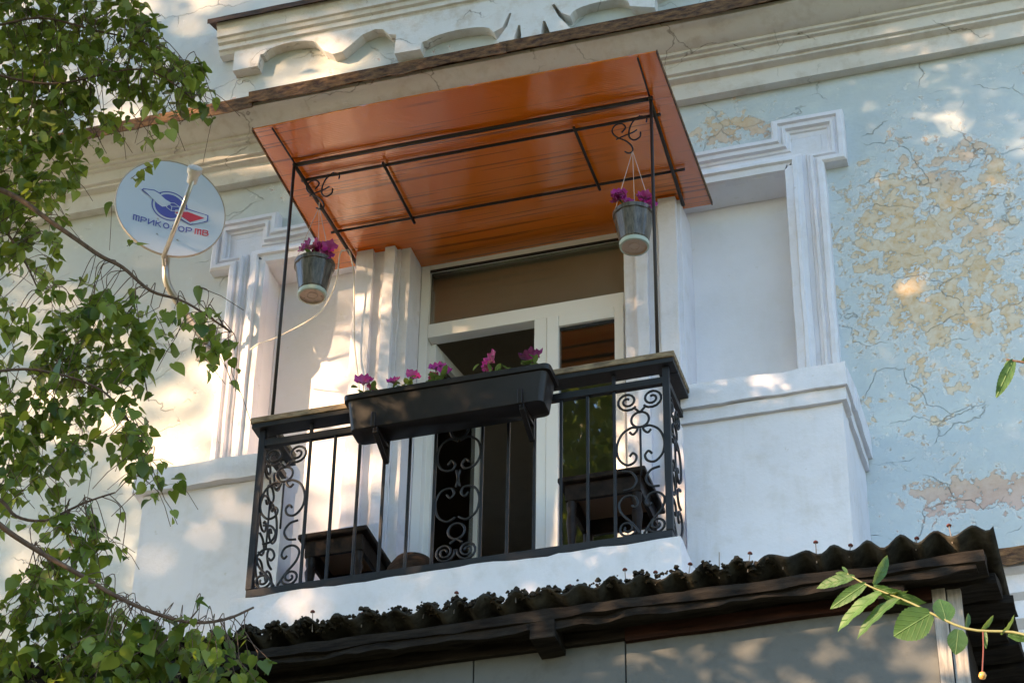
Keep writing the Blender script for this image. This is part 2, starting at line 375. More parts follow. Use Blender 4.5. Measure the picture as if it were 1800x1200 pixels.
# raised attic panel with its own cornice and scroll-cut lower edge
up = [(-.01,4.60),(-.15,4.575),(-.15,4.548),(-.138,4.53),(-.133,4.475),(-.118,4.47),(-.11,4.445),(-.092,4.437),(-.09,4.405),(-.075,4.40),(-.066,4.378),(-.01,4.378)]
uc = bp(MB().extrude_x(up, -1.90, 2.6, .07, .005, 5.0), 'attic_cornice', M_relief, auto=35)
MB().extrude_x([(.02,4.66),(-.165,4.605),(-.182,4.59),(-.178,4.555),(-.152,4.58),(.02,4.645)], -1.95, 2.65, .04, .008, 9.0).build('roof_edge', M_darkmetal, uc)
def arc(cx, cz, rx, rz, a0, a1, n=10): return [(cx+rx*math.cos(R(a0+(a1-a0)*i/n)), cz+rz*math.sin(R(a0+(a1-a0)*i/n))) for i in range(n+1)]
low = [(-1.78,4.18),(-1.62,4.18),(-1.61,4.27)] + arc(-1.42,4.265,.17,.055,175,10,8) + [(-1.20,4.20),(-1.14,4.155),(-1.08,4.16),(-1.03,4.20),(-.96,4.265),(-.88,4.29),(-.83,4.275)] \
    + [(-.79,4.225),(-.745,4.21),(-.75,4.06),(-.59,4.055),(-.58,4.11)] + arc(-.36,4.10,.20,.05,165,20,8) + [(-.14,4.075),(-.09,4.10),(-.05,4.20),(-.035,4.20),(-.06,4.10),(-.17,3.93)] \
    + [(-.03,3.95),(.005,4.09),(.02,4.09),(.03,3.95),(.14,3.95),(.155,4.085),(.17,4.085),(.21,3.95),(.36,3.93),(.25,4.10),(.21,4.20),(.225,4.205),(.27,4.12),(.32,4.085)] \
    + arc(.50,4.10,.17,.05,170,15,8) + [(.675,4.07),(.82,4.02),(.825,4.11),(1.0,4.17),(1.2,4.22),(1.5,4.12),(1.9,4.1),(1.92,4.0),(2.1,4.0)]
low = [(x-.02, z+.05) for x, z in low]
relief = MB().prism(low + [(2.08, 4.385), (-1.80, 4.385)], -.072, .01)
bp(relief, 'scroll_relief', M_relief)
# string course low on the right
sc = bp(MB().extrude_x([(0,.06),(-.30,.04),(-.30,.0),(-.26,-.02),(-.26,-.11),(-.22,-.13),(-.22,-.22),(-.17,-.25),(-.15,-.36),(-.08,-.38),(-.08,-.55),(0,-.56)], 1.79, 14, .08, .005, 3.0), 'string_course', M_white, auto=35)
flashing(1.80, 6, .065, -.335, 12.0, sc)

# ---- blind windows left and right
def sweep(path, prof):                                # path in x,z; prof = (inward offset, y)
    n = len(path); offs = []
    for i in range(n):
        def nr(a, b): d = Vector((b[0]-a[0], b[1]-a[1])).normalized(); return Vector((-d.y, d.x))
        n1 = nr(path[max(i-1,0)], path[max(i-1,0)+1]); n2 = nr(path[min(i,n-2)], path[min(i,n-2)+1])
        m = (n1+n2); m = m/max(.2, m.dot(n1)) if m.length > 1e-6 else n1
        offs.append(m)
    s = MB(); k = len(prof)
    for (x, z), m in zip(path, offs):
        for d, y in prof: s.v.append((x+m.x*d, y, z+m.y*d))
    for i in range(n-1):
        for j in range(k-1): s.f.append((i*k+j, (i+1)*k+j, (i+1)*k+j+1, i*k+j+1))
    return s
def densify(path, step=.07, amp=.003, seed=0):
    out = []
    for (a, b), (c, d) in zip(path[:-1], path[1:]):
        n = max(1, int(math.hypot(c-a, d-b)/step))
        for i in range(n):
            t = i/n; x, z = a+(c-a)*t, b+(d-b)*t
            j = 0 if i == 0 else mnoise.noise(Vector((x*5+seed, z*5, 0)))*amp
            out.append((x+j, z+j))
    out.append(path[-1]); return out
for side in (1, -1):
    bwin = bpy.data.objects.new('blind_window', None); col.objects.link(bwin); bwin.parent = B; bwin.location = BZ
    bwin['label'] = 'right blind window, all in cool shade' if side > 0 else 'left blind window, half in warm sunlight'
    def put(mb, name, m, **kw):
        if side < 0: mb.mirror()
        return mb.build(name, m, bwin, **kw)
    put(MB().box(.60, 1.56, .17, .24, -.3, 2.80), 'back_panel', M_smooth)
    rv = MB().rough(1.478, 1.56, -.03, .168, -.3, 2.79, .09, .004, 5, side*3)
    put(rv, 'reveal', M_smooth, smooth=False)
    put(MB().rough(.62, 1.477, -.028, .168, 2.725, 2.79, .09, .004, 5, side*5), 'soffit', M_smooth)
    base = [(1.475,.80),(1.68,.80),(1.68,2.73),(1.80,2.73),(1.80,3.06),(1.43,3.06),(1.43,2.94),(.60,2.94),(.60,2.728),(1.475,2.728)]
    put(MB().prism([(1.475,.80),(1.68,.80),(1.68,2.94),(1.475,2.94)], -.034, .02).prism([(.60,2.728),(1.474,2.728),(1.474,2.94),(.60,2.94)], -.034, .02)
        .prism([(1.431,2.941),(1.799,2.941),(1.799,3.058),(1.431,3.058)], -.034, .02).prism([(1.681,2.732),(1.799,2.732),(1.799,2.94),(1.681,2.94)], -.034, .02), 'frame_backing', M_white)
    outer = densify([(1.69,.80),(1.69,2.72),(1.81,2.72),(1.81,3.07),(1.42,3.07),(1.42,2.95),(.60,2.95)], .07, .004, side)
    put(sweep(outer, [(0,.01),(0,-.062),(.012,-.075),(.034,-.075),(.040,-.058),(.052,-.056),(.058,-.068),(.072,-.066),(.078,-.046),(.092,-.044),(.097,-.034)]), 'outer_moulding', M_white, auto=40)
    inner = densify([(1.570,.80),(1.570,2.822),(.60,2.822)], .07, .004, side+7)
    put(sweep(inner, [(0,-.03),(0,-.050),(.020,-.056),(.028,-.070),(.046,-.072),(.054,-.056),(.092,-.052),(.097,-.03),(.097,.0)]), 'inner_moulding', M_white, auto=40)

# ---- pilasters beside the door
for side in (1, -1):
    p = MB().rough(.655, .915, -.10, .30, -.05, 2.612, .055, .005, 6, side*2.0)
    p2 = MB().rough(.675, .735, -.135, -.10, -.05, 2.61, .055, .005, 6, side*4.0).rough(.80, .895, -.135, -.10, -.05, 2.61, .055, .005, 6, side*6.0)
    if side < 0: p.mirror(); p2.mirror()
    po = bp(p, 'pilaster', M_white, auto=50); p2.build('pilaster_rib', M_white, po, auto=50)
bp(MB().rough(-.655, .655, -.04, .30, 2.655, 2.80, .09, .004), 'lintel', M_white)
for side in (1, -1):
    r_ = MB().rough(.602, .654, -.085, .32, -.05, 2.65, .07, .003, 6, side*9.0)
    if side < 0: r_.mirror()
    bp(r_, 'door_reveal', M_white, auto=50)

# ---- the bay: floor slab and solid parapets
bp(MB().rough(-1.06, 1.06, -1.0, .02, -.30, -.035, .05, .012, 5), 'balcony_slab', M_white, auto=50)
bp(MB().box(-1.74, 1.74, -.60, .10, -.034, -.006), 'balcony_floor', M_panel)
for side in (1, -1):
    a = MB().rough(1.005, 1.76, -.62, -.47, -3.0, .87, .08, .006, 4, side*2.2).rough(1.62, 1.76, -.468, -.002, -3.0, .87, .08, .006, 4, side*5)
    c = MB().rough(1.0, 1.80, -.665, -.44, .872, 1.0, .05, .010, 4, side*3.1).rough(1.60, 1.80, -.438, -.002, .872, 1.0, .05, .008, 4, side*3.3)
    c2 = MB().rough(1.0, 1.78, -.642, -.50, .80, .871, .05, .007, 4, side*7.1).rough(1.70, 1.78, -.498, -.002, .80, .871, .05, .007, 4, side*8)
    if side < 0:
        for q in (a, c, c2): q.mirror()
    pa = bp(a, 'parapet', M_white, auto=50); c.build('coping', M_white, pa, auto=50)
    if side > 0: c2.build('coping_moulding', M_white, pa, auto=50)
bp(MB().rough(-1.0, 1.0, -.62, -.5, -3.0, -.31, .1, .006), 'bay_front', M_white, auto=50)

# ---- balcony door
D = bpy.data.objects.new('balcony_door', None); col.objects.link(D); D.parent = B; D.location = BZ
fr = MB().box(-.60, -.55, .10, .17, 0, 2.65).box(.55, .60, .10, .17, 0, 2.65).box(-.549, .549, .10, .17, 2.585, 2.65).box(-.549, .549, .098, .172, 2.125, 2.215).box(-.549, .549, .10, .17, 0, .05).box(.055, .125, .094, .168, .051, 2.124)
fr.build('frame', M_pvc, D, bevel=.004)
MB().box(-.548, .548, .095, .099, 2.566, 2.584).build('gasket', M_gasket, D)
MB().box(-.549, .549, .128, .134, 2.216, 2.584).build('transom_pane', M_glass, D)
MB().box(-.545, .545, .150, .153, 2.217, 2.583).build('added_transom_sheet', plain('pale_transom_sheet', (.66,.64,.60), .8), D)  # pale sheet added behind the transom so its glass looks lighter
lf = bpy.data.objects.new('door_leaf', None); col.objects.link(lf); lf.parent = D
lf['label'] = 'closed right leaf with tall pane'
def leaf_mesh(x0, x1, y0, y1): return MB().box(x0, x0+.065, y0, y1, .055, 2.12).box(x1-.05, x1, y0, y1, .055, 2.12).box(x0+.066, x1-.051, y0, y1, 2.05, 2.12).box(x0+.066, x1-.051, y0, y1, .055, .22)
leaf_mesh(.128, .548, .085, .145).build('leaf_frame', M_pvc, lf, bevel=.004)
MB().box(.194, .497, .108, .114, .221, 2.049).build('pane', M_glass, lf)
MB().box(.195, .496, .104, .107, 2.03, 2.049).build('gasket', M_gasket, lf)
ol = bpy.data.objects.new('door_leaf', None); col.objects.link(ol); ol.parent = D; ol.location = (-.548, .16, 0); ol.rotation_euler = (0, 0, R(80))
ol['label'] = 'left leaf swung open into the room'
leaf_mesh(0, .58, -.03, .03).build('leaf_frame', M_pvc, ol, bevel=.004); MB().box(.066, .529, -.004, .004, .221, 2.049).build('pane', M_glass, ol)
room = MB().box(-2.2, 2.2, 4.0, 4.1, -.1, 3.2).box(-2.3, -2.2, .46, 4.1, -.1, .9).box(-2.3, -2.2, .46, 1.6, .9, 3.2).box(-2.3, -2.2, 2.8, 4.1, .9, 3.2).box(-2.3, -2.2, 1.6, 2.8, 2.4, 3.2).box(2.2, 2.3, .46, 4.1, -.1, 3.2).box(-2.2, 2.2, .46, 4.0, 3.1, 3.2)
bp(room, 'room_wall', M_room); bp(MB().box(-2.2, 2.2, .33, 4.0, -.1, -.005), 'room_floor', M_roomfloor)
bp(MB().box(-.601, .601, .171, .46, 2.40, 2.66), 'inner_soffit', M_smooth)
inner = MB().box(-2.2, -.66, .31, .45, -.05, 3.1).box(.66, 2.2, .31, .45, -.05, 3.1)
bp(inner, 'inner_wall', M_room)

# ------------------------------------------------------------------ railing
RL = thing('balcony_railing', 'black wrought iron railing with scroll panels and worn wooden handrail', 'railing', (0, 0, 0))
YF, YB, XS = -.93, -.64, 1.0
def bar(name, x0, x1, y0, y1, z0, z1, m=M_iron, parent=RL, bev=.002): return MB().box(x0, x1, y0, y1, z0, z1).build(name, m, parent, bevel=bev)
bar('bottom_rail', -1.012, 1.012, YF-.014, YF+.014, 0, .042); bar('upper_rail', -1.012, 1.012, YF-.014, YF+.014, .835, .872)
for sx_ in (-1, 1):
    bar('bottom_rail', sx_*XS-.012, sx_*XS+.012, YF+.015, YB, .002, .040); bar('upper_rail', sx_*XS-.012, sx_*XS+.012, YF+.015, YB, .837, .870)
    bar('corner_post', sx_*XS-.016, sx_*XS+.016, YF-.016, YF+.0135, .043, .925)
    hr = bar('handrail', sx_*XS-.045, sx_*XS+.045, YF+.05, YB+.03, .927, .952); bar('handrail_board', sx_*XS-.05, sx_*XS+.05, YF+.056, YB+.02, .953, .985, M_wood, hr, .004)
hr = bar('handrail', -1.045, 1.045, YF-.045, YF+.045, .927, .952); bar('handrail_board', -1.052, 1.052, YF-.052, YF+.054, .953, .985, M_wood, hr, .004)
bxs = [.115, .242, .369, .496, .623, .75]
for x in bxs:
    for s_ in (-1, 1): bar('baluster', s_*x-.007, s_*x+.007, YF-.007, YF+.007, .0421, .8349)
for x in (-.75, -.37, 0, .37, .75): bar('stud', x-.008, x+.008, YF-.008, YF+.008, .8721, .9269)
def spiral(cx, cz, r0, r1, a0, a1, n=26): return [(cx+(r0+(r1-r0)*i/n)*math.cos(R(a0+(a1-a0)*i/n)), cz+(r0+(r1-r0)*i/n)*math.sin(R(a0+(a1-a0)*i/n))) for i in range(n+1)]
def sp2(p): return [(v.x, v.y) for v in spline([Vector((a, b, 0)) for a, b in p], 5)]
END = [spiral(.058, .772, .053, .012, 225, 225+620) , [(.0,.70)]+spiral(.058, .772, .053, .05, 232, 222, 2),
       sp2([(.012,.618),(.045,.622),(.088,.592),(.111,.53),(.104,.465),(.068,.424),(.032,.432),(.020,.462),(.036,.484),(.052,.468)]),
       sp2([(.05,.60),(.035,.585),(.018,.60),(.012,.618)]), sp2([(.088,.392),(.046,.38),(.022,.338),(.042,.296),(.084,.288)]),
       sp2([(.046,.205),(.032,.192),(.018,.214),(.034,.25),(.075,.256),(.105,.222),(.092,.168),(.045,.11),(.008,.05)]),
       spiral(.068, .088, .044, .010, 200, 200+560)]
MID = [sp2([(.008,.70),(.05,.715),(.098,.68),(.110,.605),(.082,.55),(.034,.54),(.018,.568),(.036,.592),(.054,.572)]),
       sp2([(.008,.28),(.05,.262),(.098,.298),(.110,.375),(.082,.432),(.034,.44),(.018,.412),(.036,.388),(.054,.408)]),
       sp2([(.01,.535),(.0,.49),(.01,.445)]), spiral(.056, .098, .052, .010, 170, 170+740), sp2([(.004,.16),(.02,.15),(.03,.142)])]
def scrollwork(name, plan, rings, place):
    s = MB()
    for pl in plan:
        for sg in (1, -1): s.tube([place(sg*u, z) for u, z in pl], .0062, 6)
    for z, r in rings: s.tube([place(u, zz) for u, zz in spiral(0, z, r, r, 0, 360, 20)], .0062, 6, False)
    s.tube([place(0, .36), place(0, .61)], .0055, 6) if plan is END else None
    return s.build(name, M_iron, RL, smooth=True)
for cx in (-.872, .872): scrollwork('scroll_panel', END, [(.662, .042)], lambda u, z, cx=cx: (cx+u, YF, z))
scrollwork('scroll_panel', MID, [(.758, .045), (.205, .042)], lambda u, z: (u*.96, YF, z))
for sx_ in (-1, 1): scrollwork('scroll_panel', END, [(.662, .042)], lambda u, z, s_=sx_: (s_*XS, -.785+u*.98, z))

# ------------------------------------------------------------------ canopy
CN = thing('balcony_canopy', 'amber brown ribbed plastic canopy on a thin iron frame over the balcony', 'canopy', (0, 0, 0))
def sheet(x0, x1, y0, y1, z, t=.008, amp=.006):
    s = MB(); nx = int((x1-x0)/.08); ny = max(1, int((y1-y0)/.08))
    for top in (0, 1):
        for i in range(nx+1):
            for j in range(ny+1):
                x = x0+(x1-x0)*i/nx; y = y0+(y1-y0)*j/ny
                d = mnoise.noise(Vector((x*1.3, y*1.7, 0)))*amp + .012*math.sin((x+1.08)*1.45)*max(0, -y-.93)/.3
                s.v.append((x, y, z+d+top*t))
    q = (nx+1)*(ny+1); I = lambda i, j, k=0: k*q+i*(ny+1)+j
    for i in range(nx):
        for j in range(ny): s.f.append((I(i,j), I(i,j+1), I(i+1,j+1), I(i+1,j))); s.f.append((I(i,j,1), I(i+1,j,1), I(i+1,j+1,1), I(i,j+1,1)))
    for i in range(nx): s.f.append((I(i,0), I(i+1,0), I(i+1,0,1), I(i,0,1))); s.f.append((I(i+1,ny), I(i,ny), I(i,ny,1), I(i+1,ny,1)))
    for j in range(ny): s.f.append((I(0,j+1), I(0,j), I(0,j,1), I(0,j+1,1))); s.f.append((I(nx,j), I(nx,j+1), I(nx,j+1,1), I(nx,j,1)))
    return s
sheet(-1.075, 1.065, -1.235, -.006, 2.622).build('plastic_sheet', M_poly, CN, smooth=False)
sheet(-.652, .652, -.005, .10, 2.622).build('plastic_sheet', M_poly, CN)
for e, x in ((0, -1.082), (1, 1.0655)): MB().box(x, x+.0065, -1.236, -.006, 2.612, 2.636).build('edge_strip', M_rust, CN)
def rod(name, a, b, r=.009): return MB().tube([a, b], r, 8).build(name, M_rod, CN, smooth=True)
rod('front_bar', (-.965, -.93, 2.602), (.972, -.93, 2.602), .012); rod('cross_bar', (-.97, -.80, 2.603), (.98, -.80, 2.603), .009); rod('cross_bar', (-.97, -.345, 2.603), (1.0, -.345, 2.603), .008)
for x in (-.505, .53): rod('short_bar', (x, -.83, 2.596), (x, -.31, 2.596), .008)
for s_ in (-1, 1):
    rod('side_bar', (s_*.958, -.945, 2.598), (s_*.925, -.07, 2.594), .010); rod('tip_bar', (s_*.958, -.94, 2.608), (s_*.97, -1.23, 2.610), .005)
    rod('upright_rod', (s_*.962, -.93, .986), (s_*.962, -.93, 2.615), .0085)
    hk = MB(); hx = .80 if s_ > 0 else -.86
    P = lambda pts: [(hx+s_*0+a, -.82, 2.60-b) for a, b in pts]
    hk.tube(spline(P([(-.02,.09),(.0,.06),(-.02,.03),(-.055,.035),(-.07,.07),(-.05,.11),(0,.15),(.03,.19),(.035,.225),(.015,.235),(-.005,.22)]), 5), .0045, 6)
    hk.tube(spline(P([(.11,.05),(.11,.02),(.075,.005),(.04,.03),(.02,.08),(.02,.13),(.045,.155),(.075,.14),(.078,.11)]), 5), .0045, 6)
    hk.tube(spline(P([(-.05,.13),(-.01,.115),(.03,.105),(.06,.09)]), 4), .004, 6); hk.tube(P([(.075,.005),(.075,-.003)]), .004, 6)
    hk.build('scroll_hook', M_rod, CN, smooth=True)

# ------------------------------------------------------------------ petunias
def bloom_mesh(seed):
    rd = random.Random(seed); s = MB(); n = 20; s.v.append((0, 0, -.022)); rings = [(.006,-.012),(.016,-.002),(.027,.002)]
    for ri, (r, z) in enumerate(rings):
        for k in range(n):
            a = 2*PI*k/n; l = 1 + (.16*math.cos(5*a) if ri == 2 else 0); w_ = rd.uniform(-.003,.003) if ri == 2 else 0
            s.v.append((r*l*math.cos(a), r*l*math.sin(a), z + w_ + (.004*math.cos(10*a) if ri else 0)))
    for k in range(n): s.f.append((0, 1+k, 1+(k+1) % n))
    for ri in range(2):
        for k in range(n): k2 = (k+1) % n; s.f.append((1+ri*n+k, 1+(ri+1)*n+k, 1+(ri+1)*n+k2, 1+ri*n+k2))
    me = bpy.data.meshes.new('bloom'); me.from_pydata(s.v, [], s.f); me.materials.append(M_petal); me.shade_smooth(); return me
BLOOMS = [bloom_mesh(i) for i in range(3)]
def ov_mesh(name, L, Wd, m, n=5, fold=.25, heart=False, curl=.15):
    """a folded blade lying along +y from its stalk"""
    v = []; f = []
    for i in range(n+1):
        t = i/n
        wd = (Wd*.5*math.sin(PI*min(1, t*.93+.07))**.75) if not heart else Wd*.5*((1-t)**.62)*min(1, .62+2.2*t)*(1.02)
        y = L*t - (0 if not heart else 0); z = -curl*L*t*t
        if i == n: wd = 0
        yb = y - (.10*L if heart and i == 0 else 0)
        v += [(-wd, yb, z+fold*wd), (0, y, z), (wd, yb, z+fold*wd)]
    for i in range(n):
        a = i*3
        if i < n-1: f += [(a, a+1, a+4, a+3), (a+1, a+2, a+5, a+4)]
        else: f += [(a, a+1, a+4), (a+1, a+2, a+4)]
    return np.array(v), f
def mesh_from(name, v, f, m):
    me = bpy.data.meshes.new(name); me.from_pydata([tuple(p) for p in v], [], f); me.materials.append(m); me.shade_smooth(); return me
PL = mesh_from('leaf', *ov_mesh('leaf', .045, .026, M_leafy), M_leafy)
def petunia(label, base, blooms, nleaf, spread, seed, group):
    rd = random.Random(seed); t = thing('petunia', label, 'flower', base, group)
    st = MB()
    for (dx, dy, dz, tilt, az, sc_) in blooms:
        o = bpy.data.objects.new('bloom', BLOOMS[rd.randrange(3)]); col.objects.link(o); o.parent = t; o.location = (dx, dy, dz)
        o.rotation_euler = (tilt, rd.uniform(-.3,.3), az); o.scale = (sc_*1.35,)*3
        st.tube(spline([(dx*.3, dy*.3, -.03), (dx*.7, dy*.6, dz*.5), (dx, dy, dz-.015)], 4), .0022, 5)
    for k in range(nleaf+5):
        o = bpy.data.objects.new('leaf', PL); col.objects.link(o); o.parent = t
        o.location = (rd.uniform(-spread, spread), rd.uniform(-.04,.04), rd.uniform(0,.03)); o.rotation_euler = (rd.uniform(-.2,1.0), rd.uniform(-.5,.5), rd.uniform(0, 6.28))
    st.build('stem', M_leafy, t, smooth=True)

# ------------------------------------------------------------------ trough on the railing
TR = thing('flower_trough', 'long dark plastic flower trough hooked on the outside of the railing', 'planter', (0, 0, .70))
def trough():
    s = MB(); x0, x1, yf, yb = -.50, .50, -1.165, -.99
    def ring(ix, iy, z, rr=.03, n=4):
        pts = []
        for cx, cy, a0 in ((x1-ix-rr, yb-iy-rr, 0), (x0+ix+rr, yb-iy-rr, 90), (x0+ix+rr, yf+iy+rr, 180), (x1-ix-rr, yf+iy+rr, 270)):
            for k in range(n+1): a = R(a0+90*k/n); pts.append((cx+rr*math.cos(a), cy+rr*math.sin(a), z))
        return pts
    levels = [(.035,.022,0),(.030,.018,.004),(.012,.008,.155),(.011,.007,.16),(-.004,-.004,.163),(-.006,-.006,.19),(.002,.002,.195),(.010,.010,.19),(.014,.012,.15)]
    rs = [ring(a, b, z) for a, b, z in levels]; k = len(rs[0])
    for r_ in rs: s.v += r_
    for i in range(len(rs)-1):
        for j in range(k): j2 = (j+1) % k; s.f.append((i*k+j, i*k+j2, (i+1)*k+j2, (i+1)*k+j))
    s.f.append(tuple(reversed(range(k)))); return s, rs[-1]
ts, rim = trough(); ts.build('trough_body', M_plastic, TR, auto=40)
sm = MB(); sm.v = [(x, y, .165) for x, y, z in rim]; sm.f = [tuple(range(len(rim)))]; sm.build('soil', M_soil, TR)
for x in (-.34, .37):
    b = MB().box(x-.011, x+.011, -1.15, -.985, -.022, -.002).box(x-.011, x+.011, -.984, -.966, -.09, .275).box(x-.011, x+.011, -.984, -.86, .2885, .300).box(x-.011, x+.011, -1.185, -1.168, -.022, .06)
    b.add([(x-.012,-1.15,-.022),(x+.012,-1.15,-.022),(x+.012,-.97,-.10),(x-.012,-.97,-.10),(x-.012,-1.15,-.034),(x+.012,-1.15,-.034),(x+.012,-.985,-.10),(x-.012,-.985,-.10)], [(0,1,2,3),(7,6,5,4),(0,4,5,1),(1,5,6,2),(3,2,6,7),(0,3,7,4)])
    b.build('bracket', M_plastic, TR, bevel=.003)
gp = 'petunias in the railing trough'
petunia('magenta petunia bloom at the left end of the trough', (-.42, -1.115, .915), [(0,-.02,.075,1.1,.3,1.25),(.03,.02,.05,.5,2,.8)], 4, .05, 1, gp)
petunia('low pair of dark magenta blooms second from the left in the trough', (-.22, -1.115, .915), [(-.05,-.02,.045,.9,.2,.9),(.045,-.01,.065,1.2,.5,1.0)], 3, .05, 2, gp)
petunia('pink petunia cluster with pale green leaves left of the trough middle', (-.06, -1.115, .915), [(0,-.02,.085,1.0,0,1.0),(.04,-.02,.06,1.3,.6,1.0),(-.02,.02,.05,.6,3,.8)], 9, .05, 3, gp)
petunia('single upright magenta bloom right of the trough middle', (.20, -1.115, .915), [(0,-.01,.085,1.25,-.6,1.3),(-.02,.02,.05,1.3,.4,.7)], 4, .10, 4, gp)
petunia('flat open pink bloom at the right end of the trough', (.40, -1.115, .915), [(0,0,.075,.25,0,1.5)], 4, .03, 5, gp)

# ------------------------------------------------------------------ hanging pots
for hx, zr, lab, fl in ((.835, 1.965, 'right hanging smoky plastic pot in front of the door', 'magenta petunias in the right hanging pot'), (-.85, 2.005, 'left hanging smoky plastic pot near the sunlit blind window', 'magenta petunias in the left hanging pot')):
    HP = thing('hanging_pot', lab, 'flower pot', (hx, -.82, zr-.23), 'pots hanging from the canopy')
    prof = [(.066,.035),(.070,.055),(.073,.057),(.097,.205),(.104,.207),(.106,.228),(.100,.232),(.094,.226),(.092,.19)]
    s = MB(); n = 40; m = len(prof)
    for i, (r, z) in enumerate(prof):
        for k in range(n):
            a = 2*PI*k/n; rr = r*(1 + (.028*max(-1, min(1, 2.2*math.cos(10*a))) if 2 <= i <= 3 else 0)); s.v.append((rr*math.cos(a), rr*math.sin(a), z))
    for i in range(m-1):
        for k in range(n): k2 = (k+1) % n; s.f.append((i*n+k, i*n+k2, (i+1)*n+k2, (i+1)*n+k))
    s.build('pot_body', M_pot, HP, auto=35)
    ft = MB().lathe([(.063,.022),(.073,.024),(.075,.044),(.068,.050)], n=32).build('foot_ring', M_potrim, HP, auto=40)
    ds = MB().lathe([(.0,.030),(.024,.030),(.026,.027),(.029,.030),(.061,.030),(.064,.022)], n=32)
    for k in range(5): a = 2*PI*k/5+.4; ds.box(.048*math.cos(a)-.003, .048*math.cos(a)+.003, .048*math.sin(a)-.003, .048*math.sin(a)+.003, .0265, .0305)
    ds.build('pot_base', M_potbase, HP, auto=40)
    MB().lathe([(.0,.20),(.095,.20)], n=24).build('soil', M_soil, HP)
    st = MB(); topz = 2.375-(zr-.23)+(.0 if hx > 0 else .01); tx = (.835-hx)*0 + (0.0)
    for k in range(3): a = R(100+120*k); st.tube([(.104*math.cos(a), .104*math.sin(a), .215), (tx, 0, topz)], .0018, 5)
    st.tube([(tx, 0, topz), (tx, 0, topz+.03)], .003, 5); st.build('cord', M_string, HP)
    rd = random.Random(hx); bl = [(rd.uniform(-.07,.07), rd.uniform(-.08,.0), rd.uniform(.03,.085), rd.uniform(.5,1.4), rd.uniform(-1,1), rd.uniform(.9,1.2)) for _ in range(6)]
    bl += [((.085 if hx < 0 else .095), -.05, -.01, 1.4, .5, 1.0), ((.10 if hx < 0 else .075), -.06, .03, 1.5, .4, 1.1)]
    petunia(fl, (hx, -.82, zr+.02), bl, 8, .07, int(hx*100), 'petunias in the hanging pots')

# ------------------------------------------------------------------ satellite dish
SD = thing('satellite_dish', 'white satellite dish with blue and red logo on a bent wall bracket', 'satellite dish', (-1.87, -.50, 2.86))
dn = Vector((math.sin(R(36))*math.cos(R(1)), -math.cos(R(36))*math.cos(R(1)), math.sin(R(1))))
dx_ = Vector((0,0,1)).cross(dn).normalized(); dz_ = dn.cross(dx_)
if dx_.x < 0: dx_ = -dx_
dz_ = Vector((0,0,1)) - dn*dn.z; dz_.normalize()
def dp(u, v, w=0.0):                                   # dish coordinates: right, up, out of the face
    d = .62*(u*u+v*v)*.5 - .045 + w
    return dx_*u + dz_*v + dn*d
RX, RZ = .305, .33
s = MB(); n = 48; rings = [0, .25, .5, .75, .93, 1.0]
s.v.append(tuple(dp(0, 0)))
for q in rings[1:]:
    for k in range(n): a = 2*PI*k/n; s.v.append(tuple(dp(RX*q*math.cos(a), RZ*q*math.sin(a))))
for k in range(n): s.f.append((0, 1+k, 1+(k+1) % n))
for i in range(len(rings)-2):
    for k in range(n): k2 = (k+1) % n; s.f.append((1+i*n+k, 1+(i+1)*n+k, 1+(i+1)*n+k2, 1+i*n+k2))
s.build('reflector', M_dish, SD, smooth=True)
s = MB()
for q, w_ in ((1.0, .0005), (1.018, .002), (1.022, -.012), (1.0, -.016), (.6, -.012), (.02, -.012)):
    for k in range(n): a = 2*PI*k/n; s.v.append(tuple(dp(RX*q*math.cos(a), RZ*q*math.sin(a), w_)))
for i in range(5):
    for k in range(n): k2 = (k+1) % n; s.f.append((i*n+k, (i+1)*n+k, (i+1)*n+k2, i*n+k2))
s.build('rim', M_dishedge, SD, auto=40)
def flat(name, polys, m, lift):
    s = MB()
    for poly in polys:
        # fan of small quads that follows the curved face
        o = len(s.v); s.v += [tuple(dp(u, v, lift)) for u, v in poly]; s.f.append(tuple(range(o, o+len(poly))))
    return s.build(name, m, SD)
def strokes(segs, wd):
    out = []
    for (a, b), (c, d) in segs:
        t = Vector((c-a, d-b)); L = t.length; t /= L; nn = Vector((-t.y, t.x))*wd*.5; a -= t.x*wd*.35; b -= t.y*wd*.35; c += t.x*wd*.35; d += t.y*wd*.35
        k = max(1, int(L/.02))
        for i in range(k):
            p = (a+(c-a)*i/k, b+(d-b)*i/k); q = (a+(c-a)*(i+1)/k, b+(d-b)*(i+1)/k)
            out.append([(p[0]+nn.x, p[1]+nn.y), (p[0]-nn.x, p[1]-nn.y), (q[0]-nn.x, q[1]-nn.y), (q[0]+nn.x, q[1]+nn.y)])
    return out
def chain(pts, close=False): pts = pts + [pts[0]] if close else pts; return list(zip(pts[:-1], pts[1:]))
def discpoly(cx, cz, r, a0=0, a1=360, n=36): return [(cx+r*math.cos(R(a0+(a1-a0)*i/n)), cz+r*math.sin(R(a0+(a1-a0)*i/n))) for i in range(n+(0 if a1-a0 == 360 else 1))]
lc = (-.005, .035); rr = .098
def tri_fan(poly, c): return [[c, poly[i], poly[(i+1) % len(poly)]] for i in range(len(poly))]
flat('logo_disc', tri_fan(discpoly(*lc, .082), lc), M_lblue, .002)
flat('logo_ring', strokes(chain(discpoly(*lc, rr, 0, 360, 40), True), .007), M_lblue, .002)
wing = [(-.165,.105),(-.085,.115),(-.03,.075),(.005,.06),(-.02,.03),(-.045,.02),(-.075,.035),(-.155,.10)]
flat('logo_white_wing', tri_fan(wing, (-.06,.07)), M_dish, .003)
flat('logo_wing_outline', strokes(chain([(-.088,.055),(-.168,.098),(-.160,.108),(-.10,.118),(-.062,.105)]), .006), M_lblue, .0035)
kite = [(.03,.02),(.10,.035),(.212,.018),(.212,-.022),(.12,-.065),(.03,-.01)]
